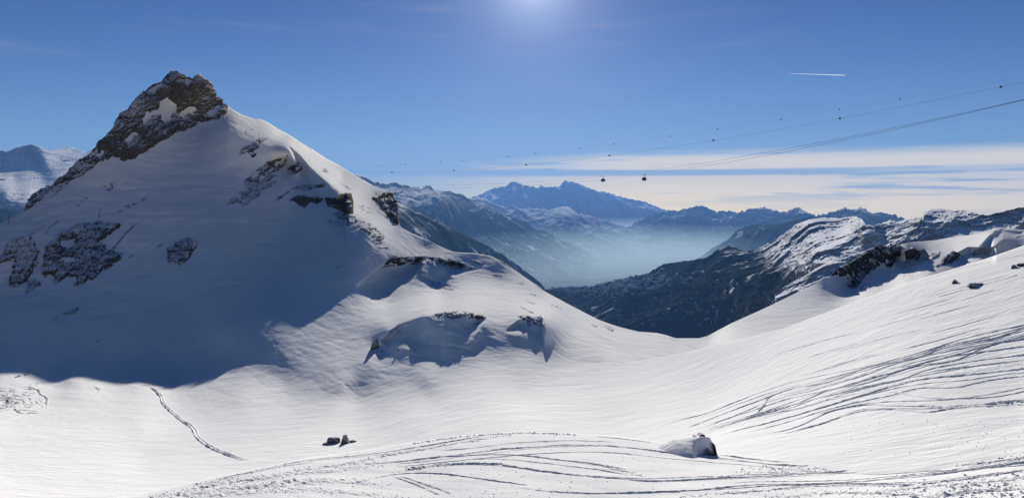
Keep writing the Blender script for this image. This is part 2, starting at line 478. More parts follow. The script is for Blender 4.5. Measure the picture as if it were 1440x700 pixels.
# wind scoops: crest line, foot line, hollowness
SCOOPS = [
    (poly([(407, 206), (424, 221), (433, 233.5), (448, 246.5), (462, 257), (476, 268), (492, 274), (500, 290)]),
     poly([(403, 202), (412, 224), (424, 256), (448, 304), (476, 338), (500, 360)]), 403, 490, .034),
    (poly([(498, 404), (540, 371), (548, 364), (600, 362), (640, 368), (664, 377), (680, 376)]),
     poly([(498, 405), (524, 426), (545, 422), (575, 411), (590, 390), (594, 372), (600, 366), (640, 392), (662, 384), (680, 377)]), 500, 680, .035),
    (poly([(590, 385), (600, 386), (625, 398), (650, 407)]), poly([(590, 390), (600, 398), (612, 411), (635, 410), (650, 408)]), 590, 650, .02),
    (poly([(535, 478), (560, 458), (590, 446), (620, 441), (650, 441), (684, 447)]),
     poly([(535, 480), (545, 490), (600, 498), (620, 507), (645, 500), (665, 481), (684, 449)]), 535, 684, .034),
    (poly([(710, 466), (730, 450), (745, 446), (766, 447)]), poly([(710, 467), (740, 478), (750, 488), (764, 490), (766, 449)]), 710, 766, .025),
    (poly([(1245, 360), (1260, 352), (1300, 350), (1310, 360)]), poly([(1245, 362), (1262, 386), (1275, 392), (1290, 385), (1310, 366)]), 1245, 1310, .04),
    (poly([(1333, 368), (1345, 356), (1362, 347), (1384, 348), (1400, 346)]), poly([(1333, 371), (1352, 380), (1373, 379), (1400, 374)]), 1333, 1400, .03),
    (poly([(1366, 352), (1376, 350), (1392, 330), (1408, 323), (1440, 326)]), poly([(1366, 366), (1390, 367), (1396, 350), (1410, 338), (1440, 336)]), 1368, 1440, .03),
]


def scoop(u, v, y):
    for L, B, u0, u1, a in SCOOPS:
        l, b = L(u), B(u)
        s = np.clip((v - l) / np.maximum(b - l, 0.5), 0, 1)
        g = s * (1 - s) ** 2 * 6.75 * sst(u, u0 - 1, u0 + 4) * (1 - sst(u, u1 - 4, u1 + 1))
        g = g * np.clip((b - l) / 30.0, 0, 1)
        y = y * (1 + a * g)
    return y


def depth_main(u, v):
    u, v = np.broadcast_arrays(np.asarray(u, float), np.asarray(v, float))
    a = tpsF(u, v)
    w = sst(u, 770, 858) * (1 - sst(v, 500, 513))
    k = w > 0
    if k.any():
        b = tpsB(u[k], v[k])
        a = a.copy(); a[k] = 1 / ((1 - w[k]) / a[k] + w[k] / b)
    return scoop(u, v, a)


def depth_right(u, v):
    return scoop(u, v, tpsF(u, v))


def depth_back(u, v):
    u, v = np.broadcast_arrays(np.asarray(u, float), np.asarray(v, float))
    return scoop(u, v, tpsB(u, v))


def snow_disp(amp=1.0):
    def f(u, v, y):
        x = (u - CU) / F * y
        n = fbm(x / 26.0, y / 34.0, 0.5, 4, 0.55) * 0.0024
        ca, sa = math.cos(-0.95), math.sin(-0.95)
        xr, yr = x * ca + y * sa, -x * sa + y * ca
        hillm = np.exp(-((x + 25) / 110.0) ** 2) * sst(y, 225, 270) * (1 - sst(y, 560, 640))
        n = n + ridged(xr / 34.0, yr / 6.5, 1.5, 3, 0.5) * 0.0015 * (0.2 + hillm)
        face = sst(y, 330, 380) * (1 - sst(x, -150, -60))
        n = n + face * (ridged((x * 0.8 + y * 0.6) / 60.0, (y * 0.8 - x * 0.6) / 16.0, 3.5, 4, 0.55) * 0.0014 + fbm(x / 12.0, y / 12.0, 6.5, 3, 0.5) * 0.0007)
        fade = np.clip((y - 40) / 120.0, 0, 1)
        return y * (1 + n * amp * fade)
    return f


DISP = snow_disp()
us_main = np.arange(-110, 1600, 1.6)
us_main = us_main[us_main <= 860.001 + 1e9]
# split exactly at column 860
usL = np.arange(-110, 860.001, (860 + 110) / 620.0)
usL[-1] = 860.0
usR = np.linspace(860.0, 1600.0, 470)
botF = lambda u: np.where(u < 980, KN(u) + 22, KN(u) + 10)

main_l, P_L = sheet('snow_bowl_and_peak', usL, SKY_MAIN, botF, 330, depth_main, M_SNOW, disp=DISP,
                    skirt=((3, -2.5), (12, -14), (60, -60), (300, -300), (900, -900)))
main_r, P_R = sheet('right_snow_slope', usR, lambda u: E(u), botF, 190, depth_right, M_SNOW, disp=DISP,
                    skirt=((2, -0.5), (8, -4), (30, -18), (90, -60), (200, -200)))
back, P_B = sheet('rocky_shoulder_slope', usR, SKY_BACK, lambda u: E(u) + 9 * sst(u, 860, 900), 140, depth_back, M_SNOW, disp=DISP,
                  skirt=((3, -1.5), (12, -10), (60, -50), (300, -260), (900, -800)))


def disp_knoll(u, v, y):
    x = (u - CU) / F * y
    n = fbm(x / 9.0, y / 11.0, 2.5, 3, 0.5) * 0.007
    n = n + ridged(x / 14.0, y / 5.0, 4.5, 2, 0.5) * 0.003
    return y * (1 + n * sst(v - KN(u), 0, 16))


usK = np.linspace(-180, 1640, 1140)
knoll, P_K = sheet('piste_knoll', usK, KN, lambda u: 1000 + 0 * u, 260, tpsK, M_PISTE, disp=disp_knoll, power=0.45 if False else 1.0,
                   skirt=((1.0, -0.25), (4, -2.0), (14, -10), (40, -40)))

# ------------------------------------------------------------------ far terrain
def wob(pl, amp, freq, seed):
    """a surveyed ridge line with the small teeth between the surveyed points"""
    base = poly(pl)
    def f(u):
        u = np.asarray(u, float)
        return base(u) + amp * (fbm(u * freq, seed, 0.5, 5, 0.6))
    return f


def relief(scale, amp, stretch=(1.0, 1.0, 1.0), taper=6.0, top=None, seed=0.0, lean=0.0):
    def f(u, v, y):
        p = pts3(u, v, y)
        p[..., 2] -= lean * p[..., 0]
        n = ridged(p[..., 0] / scale * stretch[0] + seed, p[..., 1] / scale * stretch[1], p[..., 2] / scale * stretch[2], 7, 0.6)
        k = 1.0
        if top is not None:
            k = 0.25 + 0.75 * np.clip((v - top(u)) / taper, 0, 1)
        return y * (1 - amp * n * k)
    return f


BIG = ((400, -500), (3000, -3000), (9000, -9000))
# valley floor, one sheet out to the horizon
M_VALLEY, t = new_mat('valley_floor_fields')
geo = t.n('ShaderNodeNewGeometry')
pos = geo.outputs['Position']
va = t.n('ShaderNodeTexVoronoi', {'Vector': pos, 'Scale': 0.0022}); va.feature = 'F1'
vb = t.noise(pos, 0.0006, 5, 0.6)
vc = t.noise(pos, 0.004, 4, 0.7)
fcol = t.mix(t.smooth(vc, 0.45, 0.6), c4(0.05, 0.055, 0.045), c4(0.16, 0.15, 0.13))
fcol = t.mix(t.m('MULTIPLY', t.smooth(vb, 0.50, 0.62), t.smooth(vc, 0.5, 0.56)), fcol, c4(0.6, 0.6, 0.6))
bsdf(t, fcol, 0.9, None, matte=True)
ys = np.array([-2500, 2000, 8000, 12000, 16000, 20000, 26000, 34000, 44000, 54000, 62000.])
xs = np.linspace(-58000, 58000, 31)
gx, gy = np.meshgrid(xs, ys)
vf = mesh_obj('valley_floor', np.stack([gx, gy, np.full_like(gx, -1900.0)], -1), grid_faces(len(ys), len(xs)), M_VALLEY)
vf['kind'] = 'structure'

M_MASS = far_mat('far_massif', -300, 500, rock=0.16, scale=0.55, field=0.57)
M_RIGHTFAR = far_mat('far_right_range', -100, 500, rock=0.20, scale=0.8, field=0.56)
M_LEFTMID = far_mat('forested_foothills', -60, 600, rock=0.26, scale=1.3, field=0.565)
M_FOOT = far_mat('far_foothill_slopes', -500, 700, rock=0.20, scale=0.8, field=0.545)
M_MIDDARK = far_mat('dark_middle_ridge', 200, 300, rock=0.25, scale=1.5, field=0.60)
M_SKI = far_mat('ski_slopes_and_forest', -420, 110, rock=0.16, scale=3.3, field=0.595, forest=(0.010, 0.014, 0.012))
M_RIDGE = far_mat('near_right_ridge', -1300, 200, rock=0.20, scale=3.4, field=0.56)
M_LEFT = far_mat('left_range', -60, 300, rock=0.30, scale=1.2, field=0.56)

pl = [(600, 288), (640, 280), (660, 278), (672, 275), (689, 266), (711, 261.7), (722, 255), (736, 259.7), (755.6, 264.4), (761, 259.7), (765, 263), (778, 263),
      (786, 261.7), (794, 254.7), (805.6, 255.6), (816.7, 259.7), (833, 266.7), (858, 271.7), (869, 275.6), (889, 280.6), (905, 283.6), (930, 293), (960, 300), (1040, 315), (1100, 330)]
tp = wob(pl, 1.9, 0.22, 3.1)
sheet('far_massif', np.arange(600, 1100, 1.3), tp, lambda u: 332 + 0 * u, 90, TPS([(600, 288, 58000), (800, 256, 60000), (1100, 330, 56000), (600, 332, 49000), (800, 332, 50500), (1100, 332, 55000), (800, 290, 56000)]),
      M_MASS, disp=relief(3600, 0.042, (1.7, 0.25, 0.3), 5, tp), skirt=BIG)

pl = [(860, 330), (900, 310), (923, 300), (941, 298), (949.6, 297), (965.7, 292.5), (978, 290), (990.7, 289), (1008.6, 298), (1023, 296), (1037, 298.6), (1055, 294), (1073, 291.4), (1084, 294), (1094, 298), (1103, 298),
      (1118.6, 292), (1128.6, 295), (1146, 303), (1166, 300), (1178, 296), (1190, 292), (1197, 294), (1203, 293), (1208.6, 292), (1217, 294), (1226, 300), (1240, 298.6), (1251, 301), (1260, 301.4),
      (1263, 307), (1267, 304), (1274, 308.6), (1300, 315), (1400, 320)]
tp = wob(pl, 2.6, 0.22, 8.1)
sheet('far_right_range', np.arange(860, 1400, 1.2), tp, lambda u: 348 + 0 * u, 90, TPS([(860, 330, 36000), (990, 289, 37000), (1100, 298, 33000), (1200, 292, 27000), (1400, 320, 24000), (860, 348, 33000), (990, 348, 31000), (1200, 348, 20000), (1400, 348, 19000), (1000, 320, 33500)]),
      M_RIGHTFAR, disp=relief(2800, 0.045, (1.7, 0.25, 0.3), 5, tp, 3.3), skirt=BIG)

pl = [(600, 300), (640, 290), (660, 281), (671, 277), (684, 281), (694, 286), (704, 289), (711, 293), (723, 288.5), (730, 294), (750, 293), (771, 296), (785, 292), (797, 290.4), (806, 296), (814, 301), (830, 303), (843, 308.6), (860, 314),
      (880, 319), (900, 322), (930, 330), (960, 338), (1000, 350)]
tp = wob(pl, 1.5, 0.22, 15.5)
sheet('far_foothills', np.arange(600, 1000, 1.0), tp, lambda u: 372 + 0 * u, 120,
      TPS([(600, 300, 36000), (671, 277, 37000), (723, 289, 37500), (797, 290.4, 38000), (860, 314, 38500), (1000, 350, 36000), (600, 372, 25000), (797, 302, 33500), (840, 316, 34500), (760, 305, 35000), (720, 330, 31500), (800, 345, 30000), (700, 372, 25500), (800, 372, 25800), (900, 345, 32500), (1000, 372, 26500), (900, 372, 26500)]),
      M_FOOT, disp=relief(2600, 0.018, (1.5, 0.35, 0.6), 5, tp, 12.7), skirt=BIG)

pl = [(440, 240), (500, 246), (511, 248.6), (528, 255.6), (541.7, 258), (555.6, 257), (578, 261.7), (594, 264), (603, 259.7), (611, 266), (625, 268), (640, 271), (650, 273.6), (661, 279), (676, 285), (690, 289), (705, 300), (722, 306), (740, 312), (752, 322), (770, 326), (790, 338), (812, 346), (835, 360), (860, 378)]
tp = wob(pl, 1.6, 0.20, 5.5)
sheet('forested_foothills', np.arange(440, 860, 1.0), tp, lambda u: 404 + 0 * u, 150,
      TPS([(440, 240, 17000), (520, 252, 18500), (600, 262, 22000), (661, 279, 25000), (705, 300, 26000), (752, 322, 26500), (812, 346, 26500), (860, 378, 24500),
           (520, 300, 15500), (560, 292, 17800), (560, 340, 15000), (600, 330, 17300), (600, 400, 14800), (620, 284, 19800), (620, 298, 19300), (660, 340, 20500), (660, 404, 16800), (700, 330, 22700), (700, 350, 20800), (700, 372, 19800), (700, 404, 17900),
           (740, 345, 22800), (740, 362, 20900), (740, 404, 18200), (790, 362, 22800), (790, 404, 18500), (860, 404, 18800), (480, 404, 12000)]),
      M_LEFTMID, disp=relief(2200, 0.024, (1.5, 0.35, 0.6), 5, tp, 7.7), skirt=BIG)

pl = [(500, 262), (540, 278), (560, 286), (580, 295), (600, 304), (625, 317), (650, 329), (680, 343), (700, 353), (730, 374), (760, 398), (780, 425)]
tp = wob(pl, 1.5, 0.15, 7.5)
sheet('forested_spur', np.arange(500, 780, 1.0), tp, lambda u: 428 + 0 * u, 110,
      TPS([(500, 262, 9000), (560, 286, 9800), (600, 304, 10400), (650, 329, 11200), (700, 353, 12000), (760, 398, 12600), (780, 425, 12500), (560, 300, 9000), (600, 322, 9400), (560, 350, 8500), (600, 400, 8300), (650, 350, 10300), (650, 400, 9600), (700, 400, 11100), (700, 428, 10600), (500, 428, 7000), (780, 428, 12000)]),
      M_LEFTMID, disp=relief(1300, 0.020, (1.0, 0.6, 0.7), 4, tp, 4.7), skirt=BIG)

pl = [(900, 392), (950, 378), (980, 364), (1000, 350), (1023, 337), (1037, 323), (1055, 316), (1076, 315.7), (1101, 314), (1140, 304), (1180, 312), (1300, 340)]
tp = wob(pl, 1.2, 0.10, 9.5)
sheet('dark_middle_ridge', np.arange(900, 1300, 1.2), tp, lambda u: 400 + 0 * u, 70,
      far([(900, 392, 18500), (980, 364, 17000), (1055, 316, 15000), (1140, 304, 13500), (1300, 340, 12000), (900, 400, 18000), (1000, 400, 13500), (1100, 400, 11500), (1300, 400, 10000), (1060, 350, 13500)], 1.35),
      M_MIDDARK, disp=relief(1500, 0.012, (1, 0.6, 0.7), 5, tp, 2.2), skirt=BIG)

pl = [(640, 425), (700, 415), (780, 405), (833.6, 403), (873, 394), (912, 383.6), (925, 376), (934, 371), (951, 368.6), (973, 366), (994, 362), (1008.6, 351), (1026, 343.6), (1040, 351), (1050, 353), (1066, 349), (1083.6, 340.7),
      (1101, 330), (1119, 316), (1137, 308.6), (1160, 306), (1180, 307), (1204, 303.4), (1212, 309), (1217, 315), (1228, 317), (1240, 314), (1251, 310), (1263, 312), (1280, 306), (1300, 305), (1400, 320)]
SKI_TOP = wob(pl, 1.2, 0.16, 4.4)
tpsS = far([(640, 425, 11000), (780, 405, 9000), (833, 403, 8600), (912, 384, 7400), (973, 366, 6900), (1020, 345, 6500), (1066, 349, 6100), (1100, 330, 6000), (1140, 308, 5700), (1204, 303.4, 5300), (1213, 314, 4100), (1240, 314, 3950), (1290, 305, 3800), (1400, 320, 3500),
            (700, 440, 8600), (780, 440, 7300), (850, 460, 5700), (950, 480, 4900), (1000, 480, 4650), (1100, 440, 3650), (1200, 400, 3000), (880, 440, 5950), (880, 412, 6300), (1050, 382, 4900), (1050, 430, 4250),
            (1000, 385, 5500), (1150, 345, 4100), (1180, 325, 4500), (1220, 352, 3550), (1250, 345, 3550), (1150, 390, 3500), (1290, 340, 3400), (1400, 360, 3000), (950, 400, 6000), (1100, 360, 4700), (1100, 385, 4150)], 1.25)
ski, P_S = sheet('ski_area_mountainside', np.arange(640, 1400, 1.0), SKI_TOP, lambda u: np.interp(u, [640, 1000, 1400], [500, 492, 380]), 170, tpsS, M_SKI,
                 disp=relief(620, 0.042, (0.45, 0.30, 2.0), 5, SKI_TOP, 1.2, 0.36), skirt=((200, -150), (1500, -1500), (5000, -5000)))

pl = [(960, 490), (1040, 452), (1100, 405), (1130, 388), (1157, 372), (1174, 366), (1206, 356), (1230, 350), (1246, 345), (1268, 333), (1280, 327), (1291, 319), (1297, 310), (1294.5, 303), (1300, 297), (1308.6, 293.4), (1325.7, 293.4), (1337, 295.7),
      (1350, 296), (1365.7, 297), (1377, 301.4), (1388.6, 302.9), (1400, 300), (1423, 294.3), (1440, 292), (1600, 280)]
pl = sorted(pl)
RID_TOP = wob(pl, 1.0, 0.16, 6.4)
tpsR = far([(960, 490, 2600), (1100, 405, 2650), (1157, 372, 2600), (1206, 356, 2600), (1246, 345, 2580), (1268, 333, 2600), (1291, 312, 2640), (1308, 293.4, 2950), (1330, 293.5, 2900), (1365, 297, 2700), (1388, 303, 2550), (1423, 294.3, 2500), (1440, 292, 2480), (1600, 280, 2400),
            (1330, 312, 2530), (1330, 330, 2460), (1300, 340, 2430), (1290, 322, 2530), (1250, 352, 2480), (1250, 375, 2380), (1200, 380, 2420), (1200, 405, 2300), (1100, 445, 2250), (960, 510, 2300), (1400, 330, 2350), (1400, 350, 2250), (1440, 330, 2330), (1440, 350, 2230), (1600, 340, 2200)], 1.55)
ridge, P_R2 = sheet('shaded_right_ridge', np.arange(1090, 1600, 0.9), RID_TOP, lambda u: np.interp(u, [960, 1100, 1200, 1600], [500, 470, 425, 352]), 110, tpsR, M_RIDGE,
                    disp=relief(360, 0.026, (0.6, 0.5, 1.6), 4, RID_TOP, 5.2, 0.30), skirt=((100, -60), (900, -700), (5000, -5000)))

pl = [(-200, 225), (0, 212), (8, 213.8), (24, 207.6), (44.6, 203), (54, 205.8), (68.7, 212), (80, 210.4), (91, 207.6), (104, 208), (115, 213), (120.7, 214.5), (132, 209.5), (160, 205), (260, 215)]
tp = wob(pl, 1.0, 0.12, 2.4)
sheet('left_mountain_range', np.arange(-150, 260, 0.9), tp, lambda u: 345 + 0 * u, 160,
      far([(-200, 225, 9000), (0, 212, 9500), (45, 203, 9500), (104, 208, 10500), (160, 205, 11000), (260, 215, 11000), (45, 232, 8800), (10, 235, 8700), (62, 226, 8800), (80, 228, 8900), (95, 255, 7000), (80, 255, 6900), (60, 250, 7500), (120, 230, 9000), (120, 260, 6800),
           (0, 240, 8500), (20, 252, 7400), (40, 272, 5700), (10, 270, 5700), (0, 262, 6300), (-100, 250, 7500), (-100, 290, 5000), (20, 290, 5150), (20, 312, 4950), (20, 345, 4700), (-100, 345, 4600), (120, 300, 5200), (250, 345, 4800), (250, 260, 8000)], 1.8),
      M_LEFT, disp=relief(1900, 0.012, (1.3, 0.4, 0.6), 5, tp, 9.2, 0.3), skirt=BIG)


# ------------------------------------------------------------------ rock outcrops: bodies of rock standing proud of the snow
def sdist(poly_pts, U, Vv):
    """signed pixel distance to a surveyed outline, positive inside"""
    p = np.array(poly_pts, float)
    q = np.roll(p, -1, 0)
    x, y = U.ravel(), Vv.ravel()
    dmin = np.full(x.shape, 1e9)
    ins = np.zeros(x.shape, bool)
    for (x0, y0), (x1, y1) in zip(p, q):
        ex, ey = x1 - x0, y1 - y0
        tt = np.clip(((x - x0) * ex + (y - y0) * ey) / (ex * ex + ey * ey + 1e-9), 0, 1)
        dmin = np.minimum(dmin, np.hypot(x - x0 - tt * ex, y - y0 - tt * ey))
        cond = (y0 > y) != (y1 > y)
        ins ^= cond & (x < (x1 - x0) * (y - y0) / (y1 - y0 + 1e-12) + x0)
    return np.where(ins, dmin, -dmin).reshape(U.shape)


def outcrop(name, label, pts, surf, mat, amp=2.5, step=0.8, edge=3.0, cover=1.0, holes=(), sky=None, ang=-32, seed=0.0, cat='rock outcrop', group=None, scale=1.0, parent=None):
    p = np.array(pts, float)
    u0, v0 = p.min(0) - 5; u1, v1 = p.max(0) + 5
    us, vs = np.arange(u0, u1, step), np.arange(v0, v1, step)
    U, Vv = np.meshgrid(us, vs)
    d = sdist(pts, U, Vv)
    for h in holes:
        d = np.minimum(d, -sdist(h, U, Vv))
    a = math.radians(ang)
    ur, vr = U * math.cos(a) + Vv * math.sin(a), -U * math.sin(a) + Vv * math.cos(a)
    wq = fbm(U / 22.0, Vv / 22.0, seed + 20, 3) ; wr = fbm(U / 18.0, Vv / 18.0, seed + 30, 3)
    ur = ur + 7 * wq; vr = vr + 5 * wr
    n1 = fbm(ur / (16 * scale), vr / (5 * scale), seed + 0.3, 4, 0.6)
    n2 = ridged(ur / (14 * max(scale, 0.8)), vr / (6 * max(scale, 0.8)), seed + 5.3, 4, 0.5)
    n3 = fbm(U / (7 * max(scale, 0.8)), Vv / (7 * max(scale, 0.8)), seed + 9.1, 4, 0.55)
    dd = d + (n1 * 1.2 + n3 * 0.8) * edge
    if cover < 1:
        dd = np.minimum(dd, (n1 + 0.5 * n3 - (0.55 - cover)) * 7.0)
    Vc = Vv
    if sky is not None:
        Vc = np.maximum(Vv, sky(U) - 1.2 * np.abs(fbm(U / 4.0, seed, 0.5, 3, 0.6)) - 0.3)
    Y = DISP(U, Vc, surf(U, Vc))
    P = pts3(U, Vc, Y)
    du = np.gradient(P, axis=1); dv = np.gradient(P, axis=0)
    N = np.cross(du, dv); N /= np.linalg.norm(N, axis=2)[..., None] + 1e-9
    N = np.where((N * P).sum(2)[..., None] > 0, -N, N)
    if sky is not None:
        flat = Vv < sky(U)
        N[flat] = np.array([0, -0.8, 0.6])
    amp = amp * (0.55 if surf is depth_main else 0.42) * (0.6 if scale <= 0.6 else 1.0)
    k = np.clip(dd / (4.0 * scale), 0, 1)
    blocks = np.floor((n2 * 0.5 + 0.5) * 5) / 5 * 0.5 + (n2 * 0.5 + 0.5) * 0.5
    h = np.where(dd > 0, k * amp * (0.35 + 0.8 * blocks) + 0.08 + 0.25 * amp * n3 * k, np.maximum(dd * 0.6, -1.6))
    P = P + N * h[..., None]
    keep = dd > -1.6
    if sky is not None:
        keep &= Vv > sky(U) - 3.0
    f = grid_faces(*U.shape)
    kf = keep.ravel()[f].all(1)
    f = f[kf]
    if len(f) == 0:
        print('EMPTY', label); return None
    used, inv = np.unique(f, return_inverse=True)
    o = mesh_obj(name, P.reshape(-1, 3)[used], inv.reshape(f.shape)[:, ::-1].copy(), mat, recentre=True, parent=parent)
    if parent is None: tag(o, label, cat, group)
    return o


def around(pts):
    """an outline of a given half width about a line of surveyed points (u, v, half width)"""
    a = [(u, v - w) for u, v, w in pts]; b = [(u, v + w) for u, v, w in reversed(pts)]
    return [(pts[0][0] - 2, pts[0][1])] + a + [(pts[-1][0] + 2, pts[-1][1])] + b


Fm, Bk = depth_main, depth_back
outcrop('summit_crag', 'tall dark double-topped rock crag with a snowfield set in it at the peak summit',
        [(134, 202), (150, 188), (154, 184), (161, 170), (183, 147), (197, 130), (216, 115), (234, 102), (243, 97), (250, 97), (258, 103), (270, 107), (281, 102), (288, 106), (297, 116), (304, 130), (312, 141), (322, 150),
         (318, 158), (303, 168), (290, 172), (280, 171), (268, 180), (246, 187), (234, 196), (215, 207), (203, 214), (195, 222), (175, 226), (163, 222), (155, 218), (150, 212), (140, 212)],
        Fm, M_CRAG, amp=7.0, step=0.7, edge=2.2, sky=SKY_MAIN, seed=1.1, scale=1.2,
        holes=[[(224, 145), (236, 136), (240, 141), (249, 147), (246, 158), (241, 168), (233, 173), (227, 170), (224, 163), (212, 163), (213, 158), (222, 153)], [(206, 128), (222, 118), (232, 112), (228, 121), (218, 131), (210, 132)], [(262, 112), (272, 113), (265, 121), (259, 117)], [(196, 168), (209, 159), (213, 164), (203, 174)], [(172, 199), (189, 185), (193, 189), (180, 202)], [(250, 161), (268, 150), (275, 153), (258, 167)],
               [(290, 160), (306, 148), (312, 150), (300, 163)]])
outcrop('ridge_rock', 'long dark jagged rock rib running down the left skyline ridge of the peak',
        [(32, 296), (36, 280), (46, 268), (61, 257), (74, 254), (78, 248), (94, 238), (97, 232), (110, 220), (120, 215), (131, 203), (142, 201), (160, 215), (152, 224), (138, 229), (128, 237), (115, 246), (104, 252), (88, 262), (75, 267), (60, 279), (45, 290)],
        Fm, M_CRAG, amp=3.0, edge=1.8, sky=SKY_MAIN, seed=2.3, cover=0.85)
outcrop('rock_outcrop', 'leftmost broken cliff on the shaded face, beside the photo edge',
        [(-20, 362), (0, 358), (6, 350), (10, 342), (28, 333), (47, 332), (46, 340), (54, 354), (53, 367), (45, 385), (37, 394), (22, 404), (12, 402), (16, 383), (19, 364), (9, 367), (-6, 372)], Fm, M_OUT, amp=3.6, edge=2.4, seed=3.1)
outcrop('rock_outcrop', 'widest craggy cliff band on the lower left of the shaded face',
        [(62, 348), (88, 327), (110, 316), (138, 311), (160, 314), (174, 315), (157, 330), (139, 341), (149, 345), (150, 351), (173, 357), (170, 364), (152, 377), (134, 390), (108, 404), (104, 400), (110, 389), (96, 389), (78, 400), (76, 388), (63, 388), (57, 386), (62, 368)],
        Fm, M_OUT, amp=3.8, edge=2.2, seed=4.7, holes=[[(86, 340), (104, 336), (106, 343), (95, 350), (84, 346)], [(84, 360), (104, 362), (108, 370), (90, 369)]])
outcrop('rock_outcrop', 'slim dark rock sliver just above the leftmost cliff', around([(40, 331, 1.5), (50, 325, 3), (61, 319, 2)]), Fm, M_OUT, amp=1.6, edge=0.6, seed=5.1)
outcrop('rock_outcrop', 'thin hooked rock sliver between the two left cliffs', around([(64, 330, 1.3), (70, 320, 1.6), (80, 311, 1.2)]), Fm, M_SPECK, amp=1.2, edge=0.6, seed=5.6)
outcrop('rock_outcrop', 'string of small rocks climbing to the right of the widest cliff band', around([(157, 352, 2.5), (166, 342, 2.5), (176, 329, 1.6), (192, 314, 1.2)]), Fm, M_SPECK, amp=1.5, edge=0.7, seed=6.2)
outcrop('rock_outcrop', 'patch of crumbled rock under the gap between the left cliffs', [(38, 397), (46, 391), (58, 396), (57, 402), (42, 409), (36, 413), (38, 404)], Fm, M_SPECK, amp=1.2, edge=1.2, cover=0.7, seed=6.8)
outcrop('rock_outcrop', 'small lone stone right of the widest cliff band', around([(181, 362, 1.4), (187, 359, 1.6)]), Fm, M_SPECK, amp=1.0, edge=0.4, seed=7.0)
outcrop('rock_outcrop', 'rounded dark knob of rock alone in the middle of the shaded face',
        [(236, 371), (235, 350), (251, 340), (266, 335), (279, 341), (274, 352), (263, 367), (253, 373), (246, 368)], Fm, M_OUT, amp=5.0, edge=1.0, seed=7.4)
outcrop('rock_outcrop', 'little rock just left of the rounded knob', around([(222, 347, 2.2), (228, 343, 1.6)]), Fm, M_SPECK, amp=1.2, edge=0.4, seed=7.9)
outcrop('rock_outcrop', 'fan of thin rock ribs high on the face under the ridge crest', [(328, 223), (345, 206), (362, 195), (379, 192), (365, 204), (360, 219), (356, 223), (347, 213)], Fm, M_SPECK, amp=1.6, edge=1.5, cover=0.85, seed=8.3)
outcrop('rock_outcrop', 'large streaky field of thin rock bands on the upper right of the face',
        [(318, 289), (328, 278), (343, 265), (346, 252), (362, 239), (381, 226), (404, 220), (401, 230), (391, 243), (386, 257), (365, 273), (350, 285), (342, 291), (336, 286)], Fm, M_SPECK, amp=2.0, edge=2.0, cover=0.72, seed=9.9)
outcrop('rock_outcrop', 'scatter of rock chips close under the sunlit crest', [(405, 238), (420, 227), (426, 232), (424, 240), (412, 246), (404, 252), (396, 252)], Fm, M_SPECK, amp=1.4, edge=1.2, cover=0.66, seed=10.3)
outcrop('rock_outcrop', 'two parallel rock slivers below the summit pole', [(344, 184), (356, 181), (356, 185), (350, 188), (346, 189)], Fm, M_SPECK, amp=1.0, edge=0.6, cover=0.7, seed=10.9)
outcrop('rock_outcrop', 'flat rock band right above the brown cliff', [(410, 266), (420, 260), (434, 258), (446, 260), (459, 258), (456, 263), (440, 266), (436, 269), (424, 268)], Fm, M_SPECK, amp=1.8, edge=1.0, cover=0.85, seed=11.2)
outcrop('rock_outcrop', 'slanting pair of rock streaks left of the brown cliff', around([(385, 284, 1.6), (396, 276, 2), (406, 269, 1.6)]), Fm, M_SPECK, amp=1.2, edge=0.8, cover=0.8, seed=11.9)
outcrop('brown_cliff', 'low brown cliff with snow tongues left of the square block', [(407, 281), (420, 274), (436, 276), (455, 279), (446, 287), (436, 285), (428, 292), (420, 289), (414, 284)], Fm, M_CLIFF, amp=4.5, edge=1.0, seed=12.4, cat='cliff', ang=0)
blk = outcrop('rock_block', 'big square brown rock block on the crest edge of the shaded face', [(456, 278), (470, 279), (476, 274), (486, 271), (494, 272), (497, 285), (497, 300), (490, 302), (482, 298), (472, 294), (461, 290)], Fm, M_CLIFF, amp=6.5, edge=0.5, seed=13.1, cat='cliff', ang=90)
outcrop('rock_rubble', 'ridge of loose dark rubble running down from the square block', [(466, 300), (480, 297), (498, 303), (505, 310), (514, 311), (526, 317), (534, 325), (541, 334), (535, 343), (526, 341), (522, 333), (508, 322), (494, 316), (486, 312)], Fm, M_SPECK, amp=2.2, edge=1.6, cover=0.70, seed=14.2, scale=0.6, cat='rubble')
outcrop('rock_outcrop', 'few dark stones below left of the rubble ridge', [(458, 313), (464, 309), (480, 313), (492, 315), (482, 319), (466, 317)], Fm, M_SPECK, amp=1.2, edge=1.0, cover=0.55, seed=14.9, scale=0.6)
outcrop('rock_outcrop', 'dark leaning slab alone on the sunlit upper slope', around([(479, 259, 1.2), (485, 261, 3), (491, 266, 1.5)]), Fm, M_OUT, amp=2.0, edge=0.5, seed=15.1)
outcrop('rock_outcrop', 'chips of rock on the sunlit slope near the skyline', [(452, 238), (458, 236), (462, 243), (455, 242)], Fm, M_SPECK, amp=1.0, edge=0.8, cover=0.6, seed=15.6)
outcrop('rock_outcrop', 'stony patch in the gully between block and corner cliff', [(503, 287), (514, 288), (526, 295), (525, 300), (517, 300), (508, 294)], Fm, M_OUT, amp=2.4, edge=1.2, cover=0.85, seed=16.1)
outcrop('corner_cliff', 'tall dark cliff at the corner where the sunlit skyline drops', [(522, 279), (533, 274), (547, 268), (554, 270), (563, 278), (565, 290), (564, 303), (560, 316), (552, 314), (547, 307), (540, 297), (532, 286)], Fm, M_CLIFF, amp=5.0, edge=1.2, seed=17.2, sky=poly([(500, 247), (525.7, 261.7), (543, 270), (551, 273.5), (556, 278.5), (559.5, 286), (560.5, 296), (561, 316), (566, 322)]), cat='cliff', ang=60)
